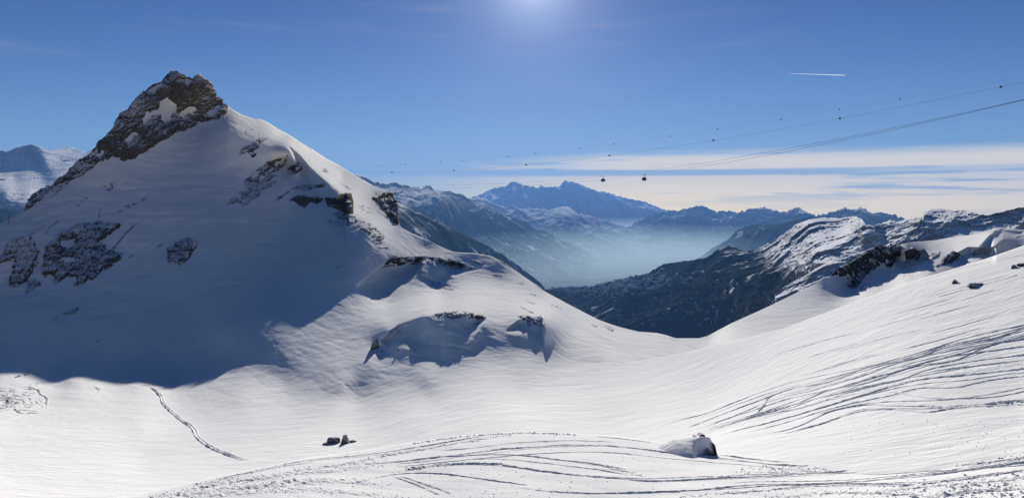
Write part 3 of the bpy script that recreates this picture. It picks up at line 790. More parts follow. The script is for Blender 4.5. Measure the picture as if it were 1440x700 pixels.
outcrop('rock_outcrop', 'string of low rocks under the corner cliff', around([(530, 296, 1.6), (538, 300, 2.2), (546, 307, 1.6)]), Fm, M_SPECK, amp=1.4, edge=0.8, cover=0.8, seed=17.9)
outcrop('rock_outcrop', 'rocky brow along the crest of the upper hollow', [(536, 376), (545, 368), (556, 353), (562, 361), (600, 360), (630, 364), (650, 369), (667, 378), (652, 380), (630, 374), (600, 372), (572, 371), (552, 374)], Fm, M_SPECK, amp=2.0, edge=1.6, cover=0.62, seed=18.3, scale=0.6, ang=5)
outcrop('rock_outcrop', 'rocks along the rim of the small middle hollow', [(592, 388), (602, 389), (618, 397), (640, 405), (638, 409), (618, 404), (600, 396)], Fm, M_SPECK, amp=1.2, edge=1.0, cover=0.62, seed=19.1, scale=0.5, ang=25)
outcrop('rock_outcrop', 'short dark rock right of the brow by a wind hollow', around([(664, 366, 1.5), (670, 368, 2.4), (679, 371, 1.2)]), Fm, M_SPECK, amp=1.5, edge=0.6, seed=19.7, scale=0.5, ang=20)
outcrop('rock_outcrop', 'tiny rocks on smooth snow below the rounded skyline', around([(695, 386, 1.2), (704, 387, 1.2)]), Fm, M_SPECK, amp=1.0, edge=0.5, seed=20.1, scale=0.5, ang=10)
outcrop('rock_outcrop', 'row of rocks capping the widest lower hollow', [(606, 442), (620, 440), (650, 437), (668, 440), (686, 445), (672, 449), (650, 445), (640, 448), (622, 446)], Fm, M_SPECK, amp=1.5, edge=1.0, cover=0.60, seed=20.8, scale=0.5, ang=3)
outcrop('rock_outcrop', 'lone rock inside the shaded lower hollow', around([(668, 455, 1.4), (674, 455, 1.4)]), Fm, M_SPECK, amp=1.0, edge=0.4, seed=21.1, scale=0.5)
outcrop('rock_outcrop', 'craggy rock cap above the narrow right-hand hollow', [(728, 445), (738, 442), (752, 446), (760, 443), (765, 447), (765, 459), (752, 458), (740, 459), (742, 452), (732, 448)], Fm, M_OUT, amp=1.8, edge=1.0, cover=0.85, seed=21.9, scale=0.6, ang=5)
outcrop('rock_outcrop', 'upper streak of stones on the sunlit hill shoulder', around([(747, 413, 1.2), (753, 415, 1.4)]), Fm, M_SPECK, amp=1.0, edge=0.6, seed=22.2, scale=0.5, ang=20)
outcrop('rock_outcrop', 'middle streak of stones on the sunlit hill shoulder', around([(740, 422, 1.3), (751, 427, 1.3)]), Fm, M_SPECK, amp=1.0, edge=0.6, seed=22.8, scale=0.5, ang=20)
outcrop('rock_outcrop', 'lower streak of stones on the sunlit hill shoulder', around([(734, 432, 1.4), (740, 435, 1), (749, 440, 1.2)]), Fm, M_SPECK, amp=1.0, edge=0.6, seed=23.1, scale=0.5, ang=20)
outcrop('rock_outcrop', 'faint line of pebbly rock near the right hill skyline', around([(776, 429, 1), (790, 434, 1)]), Fm, M_SPECK, amp=0.8, edge=0.7, cover=0.6, seed=23.7, scale=0.4, ang=20)
outcrop('rock_outcrop', 'dark rock on the rounded hill skyline', around([(700, 363, 1.5), (712, 371, 1.8)]), Fm, M_SPECK, amp=1.0, edge=0.6, seed=24.1, scale=0.5, ang=30, sky=SKY_MAIN)
outcrop('rock_outcrop', 'dark rim of rock low on the steep right hill skyline', around([(754, 400, 1.8), (762, 407, 1.5)]), Fm, M_SPECK, amp=1.0, edge=0.5, seed=24.7, scale=0.5, ang=40, sky=SKY_MAIN)
outcrop('rock_outcrop', 'tufted dark rock pair near the saddle skyline', [(850, 457), (857, 458), (863, 464), (860, 467), (853, 462)], Fm, M_SPECK, amp=1.2, edge=0.8, seed=25.1, scale=0.5)
outcrop('rock_outcrop', 'tiny stone left of the tufted pair by the saddle', around([(833, 457, 1.2), (838, 459, 1.2)]), Fm, M_SPECK, amp=0.8, edge=0.3, seed=25.6, scale=0.5)
outcrop('rock_outcrop', 'stone in the blue shade left of the upper hollow', around([(473, 376, 1.3), (480, 375, 1.5)]), Fm, M_SPECK, amp=1.0, edge=0.4, seed=26.1, scale=0.5)
outcrop('rock_outcrop', 'flat dark stone above the brow where sun meets shade', around([(534, 348, 1.6), (545, 348, 1.6)]), Fm, M_OUT, amp=1.2, edge=0.6, seed=26.6, scale=0.5)
outcrop('rock_outcrop', 'speckled rock showing low in the deep shade', [(70, 450), (90, 440), (112, 430), (108, 438), (92, 444), (80, 448)], Fm, M_SPECK, amp=0.9, edge=1.5, cover=0.52, seed=27.1, scale=0.7)
outcrop('rock_outcrop', 'small snowy stone in the deep shade near the foot of the face', around([(136, 480, 2), (143, 476, 2), (148, 479, 1)]), Fm, M_SPECK, amp=1.2, edge=0.8, cover=0.8, seed=27.7, scale=0.5)
outcrop('rock_outcrop', 'flat rocks at the left foot of the face beside the tracks', around([(22, 530, 1.2), (30, 527, 2), (39, 525, 1)]), Fm, M_SPECK, amp=0.9, edge=0.8, cover=0.8, seed=28.3, scale=0.5, ang=-15)
outcrop('rock_outcrop', 'rock sliver just below the left skyline rib', around([(71, 278, 1.0), (80, 270, 1.8), (87, 265, 1)]), Fm, M_SPECK, amp=1.0, edge=0.5, seed=28.8, scale=0.5)
outcrop('rock_outcrop', 'pair of short dark rocks on the upper left face', around([(110, 289, 1.2), (116, 283, 1.6), (122, 278, 1)]), Fm, M_SPECK, amp=1.0, edge=0.8, cover=0.75, seed=29.3, scale=0.5)
outcrop('rock_outcrop', 'long thin rock streak slanting across the upper left face', around([(166, 299, 2), (178, 292, 2.2), (192, 285, 1.6), (206, 278, 2)]), Fm, M_SPECK, amp=1.2, edge=1.0, cover=0.75, seed=29.9, scale=0.6)
outcrop('rock_outcrop', 'dots of rock in the middle of the upper left face', [(145, 262), (158, 257), (164, 262), (154, 268), (148, 267)], Fm, M_SPECK, amp=1.0, edge=0.8, cover=0.5, seed=30.3, scale=0.5)
# right shoulder
outcrop('shoulder_cliff', 'longest jagged black cliff along the right shoulder', [(1164, 393), (1170, 382), (1178, 373), (1190, 372), (1208, 362), (1220, 353), (1236, 347), (1256, 345), (1270, 347), (1264, 360), (1258, 368), (1254, 378), (1246, 374), (1239, 371), (1230, 377), (1217, 388), (1211, 398), (1200, 407), (1192, 402), (1196, 394), (1185, 388), (1174, 387)],
        Bk, M_SHOULD, amp=7.0, edge=2.0, cover=0.90, seed=31.2, sky=SKY_BACK, cat='cliff', ang=60, scale=0.9)
outcrop('shoulder_cliff', 'compact dark cliff in the middle of the right shoulder', [(1272, 355), (1281, 348), (1290, 350), (1296, 355), (1291, 367), (1279, 375), (1270, 377), (1274, 366)], Bk, M_SHOULD, amp=5.0, edge=1.2, seed=32.2, cat='cliff', ang=70)
outcrop('rock_outcrop', 'thin craggy ledge right of the compact shoulder cliff', [(1296, 364), (1308, 356), (1323, 353), (1320, 361), (1306, 367)], Bk, M_SPECK, amp=2.0, edge=1.4, cover=0.75, seed=33.2, ang=-10)
outcrop('shoulder_cliff', 'dark wedge of cliff nearest the right slope edge', [(1308, 379), (1318, 372), (1325, 365), (1328, 359), (1341, 352), (1352, 358), (1345, 364), (1337, 370), (1323, 373)], Bk, M_SHOULD, amp=5.0, edge=1.0, seed=34.2, cat='cliff', ang=-30)
outcrop('rock_outcrop', 'dark rock blade below the longest shoulder cliff', [(1209, 408), (1213, 400), (1223, 395), (1226, 398), (1219, 405)], Bk, M_SHOULD, amp=3.5, edge=0.6, seed=35.2, ang=-40)
outcrop('rock_outcrop', 'low skyline rock on top of the right shoulder', around([(1396, 327, 1.5), (1404, 322, 1.8), (1411, 321, 1)]), Bk, M_SPECK, amp=1.5, edge=0.6, seed=36.2, sky=SKY_BACK, scale=0.5)
outcrop('rock_outcrop', 'small dark rock beneath the snow rib on the right shoulder', around([(1367, 357, 2.5), (1374, 358, 2.5)]), Bk, M_SPECK, amp=1.5, edge=0.5, seed=37.2, scale=0.5)
outcrop('rock_outcrop', 'little ledge of rock at the right photo edge on the shoulder', around([(1428, 333, 1.4), (1438, 331, 1.6)]), Bk, M_SPECK, amp=1.5, edge=0.5, seed=38.2, scale=0.5)


# ------------------------------------------------------------------ standing on the surfaces
BV = {'K': bvh_of(P_K), 'L': bvh_of(P_L), 'R': bvh_of(P_R), 'B': bvh_of(P_B)}


def hit(u, v, which='KLRB'):
    d = Vector(((u - CU) / F, 1.0, (HV - v) / F)).normalized()
    best = None
    for k in which:
        h = BV[k].ray_cast(Vector((0, 0, 0)), d)
        if h[0] is not None and (best is None or h[3] < best[1]):
            best = (h[0], h[3])
    return best[0] if best else None


def drop(x, y, z, k):
    h = BV[k].ray_cast(Vector((x, y, z + 6)), Vector((0, 0, -1)))
    if h[0] is None or abs(h[0].z - z) > 3.0: return z
    return h[0].z


def spline(pts, step):
    p = np.array(pts, float)
    if len(p) == 2: p = np.array([p[0], p.mean(0), p[1]])
    q = np.r_[[2 * p[0] - p[1]], p, [2 * p[-1] - p[-2]]]
    out = []
    for i in range(1, len(q) - 2):
        n = max(2, int(np.hypot(*(q[i + 1] - q[i])) / step))
        for k in range(n):
            t_ = k / n
            out.append(0.5 * ((2 * q[i]) + (-q[i - 1] + q[i + 1]) * t_ + (2 * q[i - 1] - 5 * q[i] + 4 * q[i + 1] - q[i + 2]) * t_ ** 2 + (-q[i - 1] + 3 * q[i] - 3 * q[i + 1] + q[i + 2]) * t_ ** 3))
    out.append(p[-1])
    return np.array(out)


PROF_SKI = [(-1.0, -0.25), (-0.72, 0.45), (-0.5, 1.0), (-0.3, 0.25), (0.0, 0.05), (0.3, 0.2), (0.5, 0.8), (0.75, 0.35), (1.0, -0.25)]


def track(pts, k, w=0.35, h=0.14, prof=None, rough=0.35, step=2.0, wob_px=0.5, seed=0.0, name='ski_track', churn=0, mat=None, fade=True):
    uv = spline(pts, step)
    n = len(uv)
    uv[:, 1] += wob_px * fbm(uv[:, 0] / 25.0, seed, 0.5, 3)
    C = []
    for u, v in uv:
        hh = hit(u, v, k)
        if hh is not None and (not C or (hh - C[-1]).length < 14): C.append(hh)
    if len(C) < 4: return None
    C = np.array([tuple(c) for c in C]); n = len(C)
    T = np.gradient(C, axis=0); T[:, 2] = 0
    T /= np.linalg.norm(T, axis=1)[:, None] + 1e-9
    N = np.c_[-T[:, 1], T[:, 0]]
    if churn:
        off = np.linspace(-1, 1, churn); ht = np.zeros(churn)
    else:
        off = np.array([a for a, b in prof or PROF_SKI]); ht = np.array([b for a, b in prof or PROF_SKI])
    V = np.zeros((n, len(off), 3))
    s_ = np.r_[0, np.cumsum(np.linalg.norm(np.diff(C, axis=0), axis=1))]
    tail_ = (n - 1 - np.arange(n)) if pts[-1][0] < 1430 else np.full(n, n)
    e = np.clip(np.minimum(np.arange(n), tail_) / (n * 0.12 + 1), 0, 1) if fade else np.ones(n)
    var = 0.65 + 0.7 * fbm(s_ / 6.0, seed + 3.3, 0.1, 3)
    for i in range(n):
        for j, o in enumerate(off):
            ww = w * (1 + 0.25 * fbm(s_[i] / 3.0, seed + 8, 0.2, 2)) if not churn else w
            x, y = C[i, 0] + N[i, 0] * o * ww, C[i, 1] + N[i, 1] * o * ww
            V[i, j] = (x, y, drop(x, y, C[i, 2], k))
    nz = fbm(V[..., 0] * 2.2, V[..., 1] * 2.2, seed, 3, 0.6)
    if churn:
        nz2 = ridged(V[..., 0] * 0.8, V[..., 1] * 2.0, seed + 2, 3, 0.55)
        edge_ = (1 - np.abs(off) ** 3)[None] * (0.25 + 0.75 * e[:, None])
        Hh = (0.5 + nz * 0.7 + nz2 * 0.5) * h * edge_ * (0.5 + 0.8 * np.clip(var, 0, 1.5))[:, None] - 0.07 * (1 - edge_)
    else:
        Hh = ht[None] * h * e[:, None] * np.clip(var, 0.5, 1.5)[:, None] * (1 + rough * nz * 2) - 0.03 * (1 - e[:, None])
    V[..., 2] += Hh
    o = mesh_obj(name, V.reshape(-1, 3), grid_faces(n, len(off)), mat or M_TRACK)
    o['kind'] = 'structure'
    return o


TR = [
 [(896, 611), (940, 595), (993, 581), (1045, 561), (1101, 541), (1142, 530.6), (1214, 516.5), (1263, 504), (1311, 490), (1363, 474), (1445, 456)],
 [(940, 612), (993, 591), (1041, 573), (1085, 557), (1118, 545.5), (1166, 536.7), (1222, 516), (1287, 504), (1331, 488), (1396, 476), (1445, 460)],
 [(953, 612), (1021, 589), (1085, 563), (1142, 548.7), (1206, 530.6), (1263, 510.5), (1323, 496), (1383, 484), (1445, 473)],
 [(965, 612), (1041, 591), (1110, 571), (1166, 549), (1222, 537), (1283, 516.5), (1343, 506.5), (1391, 486), (1445, 476)],
 [(981, 611), (1061, 587), (1142, 569), (1202, 549), (1263, 535), (1303, 520.5), (1363, 508.5), (1445, 498)],
 [(1001, 613), (1085, 593), (1162, 571), (1222, 553), (1287, 535), (1363, 526.6), (1445, 518)],
 [(1029, 613), (1101, 595), (1174, 573), (1246, 557), (1295, 545.5), (1343, 544.7), (1391, 534.6), (1445, 528)],
 [(1061, 613), (1118, 601), (1166, 579), (1214, 569.7), (1246, 569.7), (1303, 571), (1383, 569), (1445, 565)],
 [(1089, 613), (1150, 597), (1206, 579), (1254, 575), (1303, 579), (1343, 573), (1445, 561)],
 [(1057, 587), (1073, 571), (1079, 561), (1097, 551), (1118, 545.5)],
 [(1010, 600), (1080, 578), (1150, 560), (1230, 541), (1300, 527), (1380, 513), (1445, 506)],
 [(970, 604), (1040, 583), (1110, 560), (1180, 545), (1250, 525), (1330, 503), (1445, 486)],
 [(1230, 520), (1290, 512), (1360, 494), (1445, 470)],
]
for i, p in enumerate(TR):
    track(p, 'R', w=0.24 + 0.05 * (i % 3), h=0.13 + 0.03 * (i % 2), seed=i * 3.7)
track([(1150, 566), (1230, 546), (1310, 530), (1400, 516), (1445, 508)], 'R', w=1.5, h=0.10, churn=9, seed=51, step=1.6)
track([(1120, 573), (1170, 561), (1215, 550)], 'R', w=0.9, h=0.16, churn=7, seed=52, step=1.6)
track([(1290, 572), (1350, 571), (1445, 567)], 'R', w=1.0, h=0.14, churn=7, seed=53, step=1.6)
for i in range(11):        # finer lines braided between the deep ones
    a, b_ = TR[i % 9], TR[(i + 1) % 9]
    f_ = rng.uniform(0.25, 0.75); us_ = np.linspace(max(a[0][0], b_[0][0]) + rng.uniform(0, 120), 1445, 9)
    va, vb = np.interp(us_, *np.array(a).T), np.interp(us_, *np.array(b_).T)
    ff = np.clip(f_ + 0.25 * np.sin(us_ / 90.0 + i), 0, 1)
    track(list(zip(us_, va * (1 - ff) + vb * ff)), 'R', w=0.15, h=0.08, seed=300 + i * 1.7, step=2.5)
for i in range(14):        # old faint lines combed across the upper slope
    u0 = rng.uniform(1080, 1330); v0 = float(E(u0)) + rng.uniform(14, 90)
    L_ = rng.uniform(60, 150)
    track([(u0, v0), (u0 + L_ * 0.5, v0 - L_ * 0.5 * 0.26 + rng.uniform(-2, 2)), (min(u0 + L_, 1445), v0 - L_ * 0.27)], 'R', w=0.2, h=0.08, seed=60 + i, step=3)

KT = [
 ([(118, 699), (200, 685), (281, 672), (361, 658), (442, 646), (522, 638), (603, 626), (660, 616), (700, 613)], 0.16, 0.12, 0),
 ([(212, 699), (281, 685), (361, 672), (426, 660), (482, 652), (555, 638), (623, 626), (700, 613), (740, 608.5), (800, 610.5)], 0.55, 0.16, 7),
 ([(450, 654), (540, 650), (620, 642), (700, 632), (751, 628), (803, 625), (875, 628), (957, 638.5), (1034, 646), (1090, 653), (1162, 655.5), (1224, 657)], 0.26, 0.16, 0),
 ([(547, 664), (583, 656), (635, 652), (700, 651.5), (715, 655), (777, 664), (854, 671), (916, 676), (988, 673), (1111, 667), (1214, 661), (1275, 658), (1368, 652), (1445, 643)], 0.28, 0.18, 0),
 ([(560, 661), (600, 655), (650, 651), (705, 651)], 0.8, 0.22, 9),
 ([(560, 646), (640, 641), (700, 639), (751, 642), (828, 651), (880, 660), (905, 669)], 0.18, 0.14, 0),
 ([(850, 656), (880, 662), (905, 670)], 0.5, 0.15, 7),
 ([(700, 679), (751, 688), (828, 693), (905, 692), (988, 688), (1060, 681), (1137, 680), (1214, 676), (1316, 667), (1445, 649)], 0.22, 0.14, 0),
 ([(1003, 638), (1085, 648), (1162, 651.5), (1224, 658)], 0.2, 0.14, 0),
 ([(957, 698), (1060, 690), (1142, 683), (1220, 682), (1291, 681), (1445, 660)], 0.45, 0.16, 7),
 ([(555, 666), (603, 682), (643, 697)], 0.2, 0.13, 0),
 ([(548, 667), (590, 683), (625, 699)], 0.2, 0.13, 0),
 ([(502, 676), (563, 666), (623, 666), (700, 676), (760, 684)], 0.2, 0.13, 0),
 ([(209, 699), (281, 691), (361, 683), (430, 676), (502, 676), (545, 683)], 1.5, 0.20, 13),
 ([(260, 699), (340, 692), (430, 688), (500, 692), (560, 699)], 1.3, 0.18, 11),
 ([(330, 676), (400, 667), (470, 660), (540, 652)], 1.1, 0.15, 9),
 ([(1300, 699), (1350, 692), (1400, 688), (1460, 684)], 1.0, 0.34, 11),
 ([(1200, 695), (1290, 684), (1370, 678), (1460, 668)], 0.9, 0.20, 9),
 ([(1080, 699), (1180, 692), (1260, 694), (1340, 699)], 0.8, 0.16, 9),
 ([(1030, 665), (1130, 662), (1250, 659), (1350, 654), (1460, 645)], 0.5, 0.14, 7),
 ([(240, 700), (300, 676), (350, 664), (400, 655), (460, 646)], 0.16, 0.10, 0),
 ([(280, 682), (330, 669), (370, 659), (410, 652)], 0.5, 0.10, 7),
 ([(600, 635), (660, 630), (730, 622), (800, 619), (880, 622)], 0.12, 0.08, 0),
 ([(830, 612.5), (870, 616), (925, 623)], 0.16, 0.12, 0),
 ([(262, 672), (275, 678), (283, 683)], 0.2, 0.12, 0),
]
for i in range(16):        # thin single lines following the deep ones on the knoll
    a = KT[[0, 2, 3, 7, 8, 5, 9, 19][i % 8]][0]
    u0_ = rng.uniform(0, 0.4); us_ = np.linspace(a[0][0] + u0_ * (a[-1][0] - a[0][0]), a[-1][0], 9)
    vv = np.interp(us_, *np.array(a).T) + rng.uniform(-5, 8) + 2.0 * np.sin(us_ / 110.0 + i)
    k_ = vv > KN(us_) + 1.5
    if k_.sum() > 4: track(list(zip(us_[k_], vv[k_])), 'K', w=0.10, h=0.05, seed=400 + i * 1.3, step=2.5)
for i, (p, w, h, ch) in enumerate(KT):
    track(p, 'K', w=w * 0.8, h=h * 0.62, churn=ch, seed=100 + i * 2.3, step=1.3 if ch else 2.0, name='ski_track' if not ch else 'churned_track')
track([(194, 541), (212, 544), (226, 556), (231, 568), (250, 586), (271, 601), (278, 614), (295, 627), (323, 640), (352, 649)], 'L', w=0.8, h=0.42, seed=201, name='walking_trail', step=1.5, wob_px=0.9)
track([(226, 556), (232, 570), (251, 588), (272, 603)], 'L', w=0.4, h=0.3, seed=203, name='walking_trail', step=1.5)
track([(130, 543), (139, 547), (140, 551), (137, 555)], 'L', w=0.5, h=0.3, seed=204, name='walking_trail')
track([(40, 543), (52, 548), (58, 555), (66, 560), (66, 573), (65, 577)], 'L', w=0.32, h=0.22, seed=205, step=1.2)
track([(-5, 593), (15, 589), (30, 584), (37, 578), (36, 570), (40, 562)], 'L', w=0.3, h=0.14, seed=206, step=1.2)
track([(36, 580), (50, 580.5), (64, 577)], 'L', w=0.4, h=0.3, seed=207, step=1.2)
for i in range(64):
    cx, cy = rng.uniform(-5, 46), rng.uniform(540, 574)
    a0 = rng.uniform(0, 2); r1, r2 = rng.uniform(6, 18), rng.uniform(2.5, 8)
    track([(cx + r1 * math.cos(a0 + q), cy + r2 * math.sin(a0 + q)) for q in np.linspace(-1.2, 1.6, 6)], 'L', w=0.26, h=0.15, seed=210 + i, step=1.3)


# chunks of snow thrown up along the piste
def blob(rad, seed, sub=1):
    bm = bmesh.new(); bmesh.ops.create_icosphere(bm, subdivisions=sub, radius=1.0)
    V = np.array([tuple(v.co) for v in bm.verts]); Fc = [[v.index for v in f.verts] for f in bm.faces]
    bm.free()
    n = fbm(V[:, 0] * 1.3 + seed, V[:, 1] * 1.3, V[:, 2] * 1.3, 2)
    return V * (1 + 0.35 * n[:, None]) * rad, Fc


VV, FF, base = [], [], 0
shapes = [blob(1.0, s * 3.1) for s in range(6)]


def chunk(u, v, k, r):
    global base
    h_ = hit(u, v, k)
    if h_ is None: return
    V, Fc = shapes[int(rng.integers(6))]
    a = rng.uniform(0, 6.28); ca, sa = math.cos(a), math.sin(a)
    V = np.c_[V[:, 0] * ca - V[:, 1] * sa, V[:, 0] * sa + V[:, 1] * ca, V[:, 2] * 0.75] * r + np.array([h_.x, h_.y, h_.z + 0.15 * r])
    VV.append(V); FF.extend([[i + base for i in f] for f in Fc]); base += len(V)


for _ in range(750): chunk(rng.uniform(400, 1440), 700 - 92 * rng.uniform(0, 1) ** 1.4, 'K', 0.025 + 0.04 * rng.random() ** 2)
for _ in range(420):
    u = rng.normal(1400, 90); chunk(min(u, 1445), 700 - abs(rng.normal(0, 15)), 'K', 0.04 + 0.13 * rng.random() ** 3)
for _ in range(300):
    u = rng.uniform(1040, 1440); chunk(u, float(np.interp(u, [1040, 1240, 1440], [658, 657, 642])) + rng.normal(0, 2.5), 'K', 0.04 + 0.09 * rng.random() ** 3)
for _ in range(170): chunk(rng.uniform(1180, 1440), rng.uniform(590, 640), 'R', 0.02 + 0.05 * rng.random() ** 2)
for p, w, h, ch in KT:
    if not ch: continue
    q = spline(p, 3.0)
    for u, v in q:
        for _ in range(3): chunk(u + rng.normal(0, 3), v + rng.normal(0, 1.0 + w * 1.2), 'K', 0.02 + 0.055 * rng.random() ** 2)
for _ in range(220):
    u = rng.uniform(580, 810); chunk(u, float(KN(u)) + 0.8 + abs(rng.normal(0, 1.0)), 'K', 0.04 + 0.07 * rng.random())
ck = mesh_obj('snow_chunks', np.concatenate(VV), np.array(FF), M_TRACK, smooth=False)
tag(ck, kind='stuff')


# ------------------------------------------------------------------ boulders
def boulder(name, label, u, v, size, which, seed, mat=None, cuts=7, sink=0.25, yaw=0.0, planes=(), group=None, sub=4, cat='boulder'):
    """a broken rock (or several welded lumps) of given width, depth and height, set at the surveyed foot (u, v)"""
    bm = bmesh.new(); bmesh.ops.create_icosphere(bm, subdivisions=sub, radius=1.0)
    V = np.array([tuple(q.co) for q in bm.verts]); Fc = [[q.index for q in f.verts] for f in bm.faces]; bm.free()
    r_ = np.random.default_rng(seed)
    for _ in range(cuts):
        n = r_.normal(size=3); n[2] = abs(n[2]) * 0.7; n /= np.linalg.norm(n); d = r_.uniform(0.55, 0.85)
        e = V @ n - d
        V -= np.maximum(e, 0)[:, None] * n * 0.92
    for n, d in planes:
        n = np.array(n, float); n /= np.linalg.norm(n)
        V -= np.maximum(V @ n - d, 0)[:, None] * n * 0.97
    nn = V / np.linalg.norm(V, axis=1)[:, None]
    V = V + nn * (fbm(V[:, 0] * 2 + seed, V[:, 1] * 2, V[:, 2] * 2, 4, 0.55) * 0.07 + ridged(V[:, 0] * 3 + seed, V[:, 1] * 3, V[:, 2] * 5, 3, 0.5) * 0.02)[:, None]
    V[:, 2] = np.where(V[:, 2] < -0.5, -0.5 + (V[:, 2] + 0.5) * 0.2, V[:, 2])
    V *= np.array(size) / 2.0 * np.array([1, 1, 1.33])
    c, s_ = math.cos(yaw), math.sin(yaw)
    V = np.c_[V[:, 0] * c - V[:, 1] * s_, V[:, 0] * s_ + V[:, 1] * c, V[:, 2]]
    g = hit(u, v, which)
    V[:, 2] -= V[:, 2].min()
    o = mesh_obj(name, V, Fc, mat or M_BOULD)
    o.location = (g.x, g.y + size[1] * 0.35, g.z - sink * size[2])
    return tag(o, label, cat, group)


boulder('boulder', 'snowy grey block, left one of the pair in the bowl', 468, 623.5, (3.3, 2.4, 2.3), 'L', 11, planes=(((0, 0, 1), 0.55), ((1, -0.3, 0.2), 0.75)))
boulder('boulder', 'pointed snowy grey boulder, right one of the pair in the bowl', 484.5, 623.5, (2.5, 2.2, 3.0), 'L', 14, planes=(((0.8, 0, 0.6), 0.5), ((-0.9, 0, 0.5), 0.55)))
boulder('stone', 'low dark slab at the left toe of the boulder pair', 458, 625, (1.9, 1.4, 0.7), 'L', 17, sub=3)
boulder('stone', 'small thin stone just right of the boulder pair', 496, 621.5, (1.7, 1.0, 0.6), 'L', 19, sub=3)
boulder('rock_pinnacle', 'upright pinnacle of dark rock with snow on its head, casting a long shadow', 527, 491, (4.2, 3.4, 5.4), 'L', 23, planes=(((0.9, -0.1, 0.25), 0.6), ((-0.8, -0.2, 0.55), 0.5)), sink=0.18, cat='rock')
boulder('stone', 'tiny dark stone right beside the foot of the pinnacle', 537, 494.5, (1.4, 1.2, 1.0), 'L', 24, sub=3)
boulder('stone', 'tiny dark stone at the shadow edge of the wide lower hollow', 560, 492.5, (1.0, 1.0, 1.3), 'L', 25, sub=3)
boulder('boulder', 'flat dark boulder with a snow top, largest on the right slope', 1375, 402.5, (4.3, 2.6, 1.5), 'R', 31, yaw=0.2, planes=(((0, 0, 1), 0.4),))
boulder('boulder', 'small dark boulder left of the largest one on the right slope', 1344.5, 398, (1.7, 1.2, 1.1), 'R', 33, sub=3)
boulder('boulder', 'small brown boulder near the right photo edge', 1427, 377, (1.4, 1.0, 0.9), 'R', 35, sub=3)
boulder('boulder', 'dark boulder cut by the right photo edge', 1438, 373.5, (2.0, 1.2, 1.0), 'R', 37, sub=3)

# the half-buried block on the knoll: a drift wrapped round a rock whose bare stone shows on the right
M_DRIFT = snow_mat('drift_snow', 0.25, 2.0)
def buried_block():
    g = hit(968, 634, 'K'); w = 0.0765 * 84 / 84.0
    px = g.y / F
    nx, ny = 90, 50
    A, B = np.meshgrid(np.linspace(0, 1, nx), np.linspace(0, 1, ny))
    U = 926 + A * 80
    topv = np.interp(U, [926, 935, 948, 965, 978, 988, 996, 999, 1002, 1006], [627, 620, 614.5, 613, 610.5, 609, 611, 616, 625, 637.5])
    footv = np.interp(U, [926, 960, 985, 1006], [627, 633, 636, 638.5])
    hgt = np.maximum((footv - topv) * px * 0.86, 0.0)
    X = (U - 966) * px
    depth_b = 4.2 * np.sin(np.clip(A, 0.02, 0.98) * math.pi) ** 0.45
    prof = np.where(B < 0.42, 1 - (1 - B / 0.42) ** 2.0, 1 - ((B - 0.42) / 0.58) ** 2.2)
    Yl = (B - 0.42) * depth_b
    Yl = np.where(B < 0.42, Yl * (1 + 2.0 * (1 - sst(U, 958, 980))), Yl)
    # scarp: the right part of the front stands steeper than the drifted left part
    steep = sst(U, 962, 984)
    prof = np.where(B < 0.42, (1 - steep) * prof + steep * np.clip(B / 0.20, 0, 1) ** 0.7, prof)
    Z = hgt * prof
    Z += 0.05 * fbm(X * 1.5, Yl * 1.5, 0.3, 3) * prof
    V = np.stack([X, Yl, Z], -1)
    bx, by = g.x - (968 - 966) * px, g.y
    for i in range(ny):
        for j in range(nx):
            V[i, j, 2] += drop(bx + V[i, j, 0], by + V[i, j, 1], g.z, 'K') - g.z - 0.12 * (1 - prof[i, j])
    o = mesh_obj('half_buried_boulder', V.reshape(-1, 3), grid_faces(ny, nx), M_DRIFT)
    o.location = (bx, by, g.z)
    tag(o, 'boulder wrapped in drifted snow on the tracked knoll, bare rock on its right side', 'boulder')
    def bare(name, pts, y0, dpt, seed):
        r_ = np.random.default_rng(seed)
        n = len(pts)
        P2 = [((u - 966) * px, (635.2 - v) * px * 0.88) for u, v in pts]
        V, Fc = [], []
        for (x, z) in P2: V.append((x, y0 + r_.uniform(-0.05, 0.05), z))
        for (x, z) in P2: V.append((x * 0.98, y0 + dpt, z * 0.95))
        Fc.append(list(range(n))[::-1]); Fc.append(list(range(n, 2 * n)))
        for i in range(n): Fc.append([i, (i + 1) % n, n + (i + 1) % n, n + i])
        mesh_obj(name, V, Fc, M_BOULD, parent=o, smooth=False)
    bare('bare_rock', [(987, 627), (992, 624), (997, 630), (1001, 636), (997, 637), (992, 631), (989, 632)], -1.75, 1.2, 1)
    bare('bare_rock', [(984, 631), (986, 632), (987, 636), (984, 636.5)], -1.8, 1.2, 2)
    bare('bare_rock', [(1000, 618), (1001.5, 620), (1005, 637), (1003, 637.5)], -1.2, 1.6, 3)
    bare('rock_tip', [(983, 611), (988, 608.2), (992, 610), (991, 613), (986, 613)], 0.0, 1.0, 4)
    bare('rock_tip', [(976, 613), (980, 611.5), (980, 613.6), (977, 614.5)], 0.1, 0.8, 5)
buried_block()


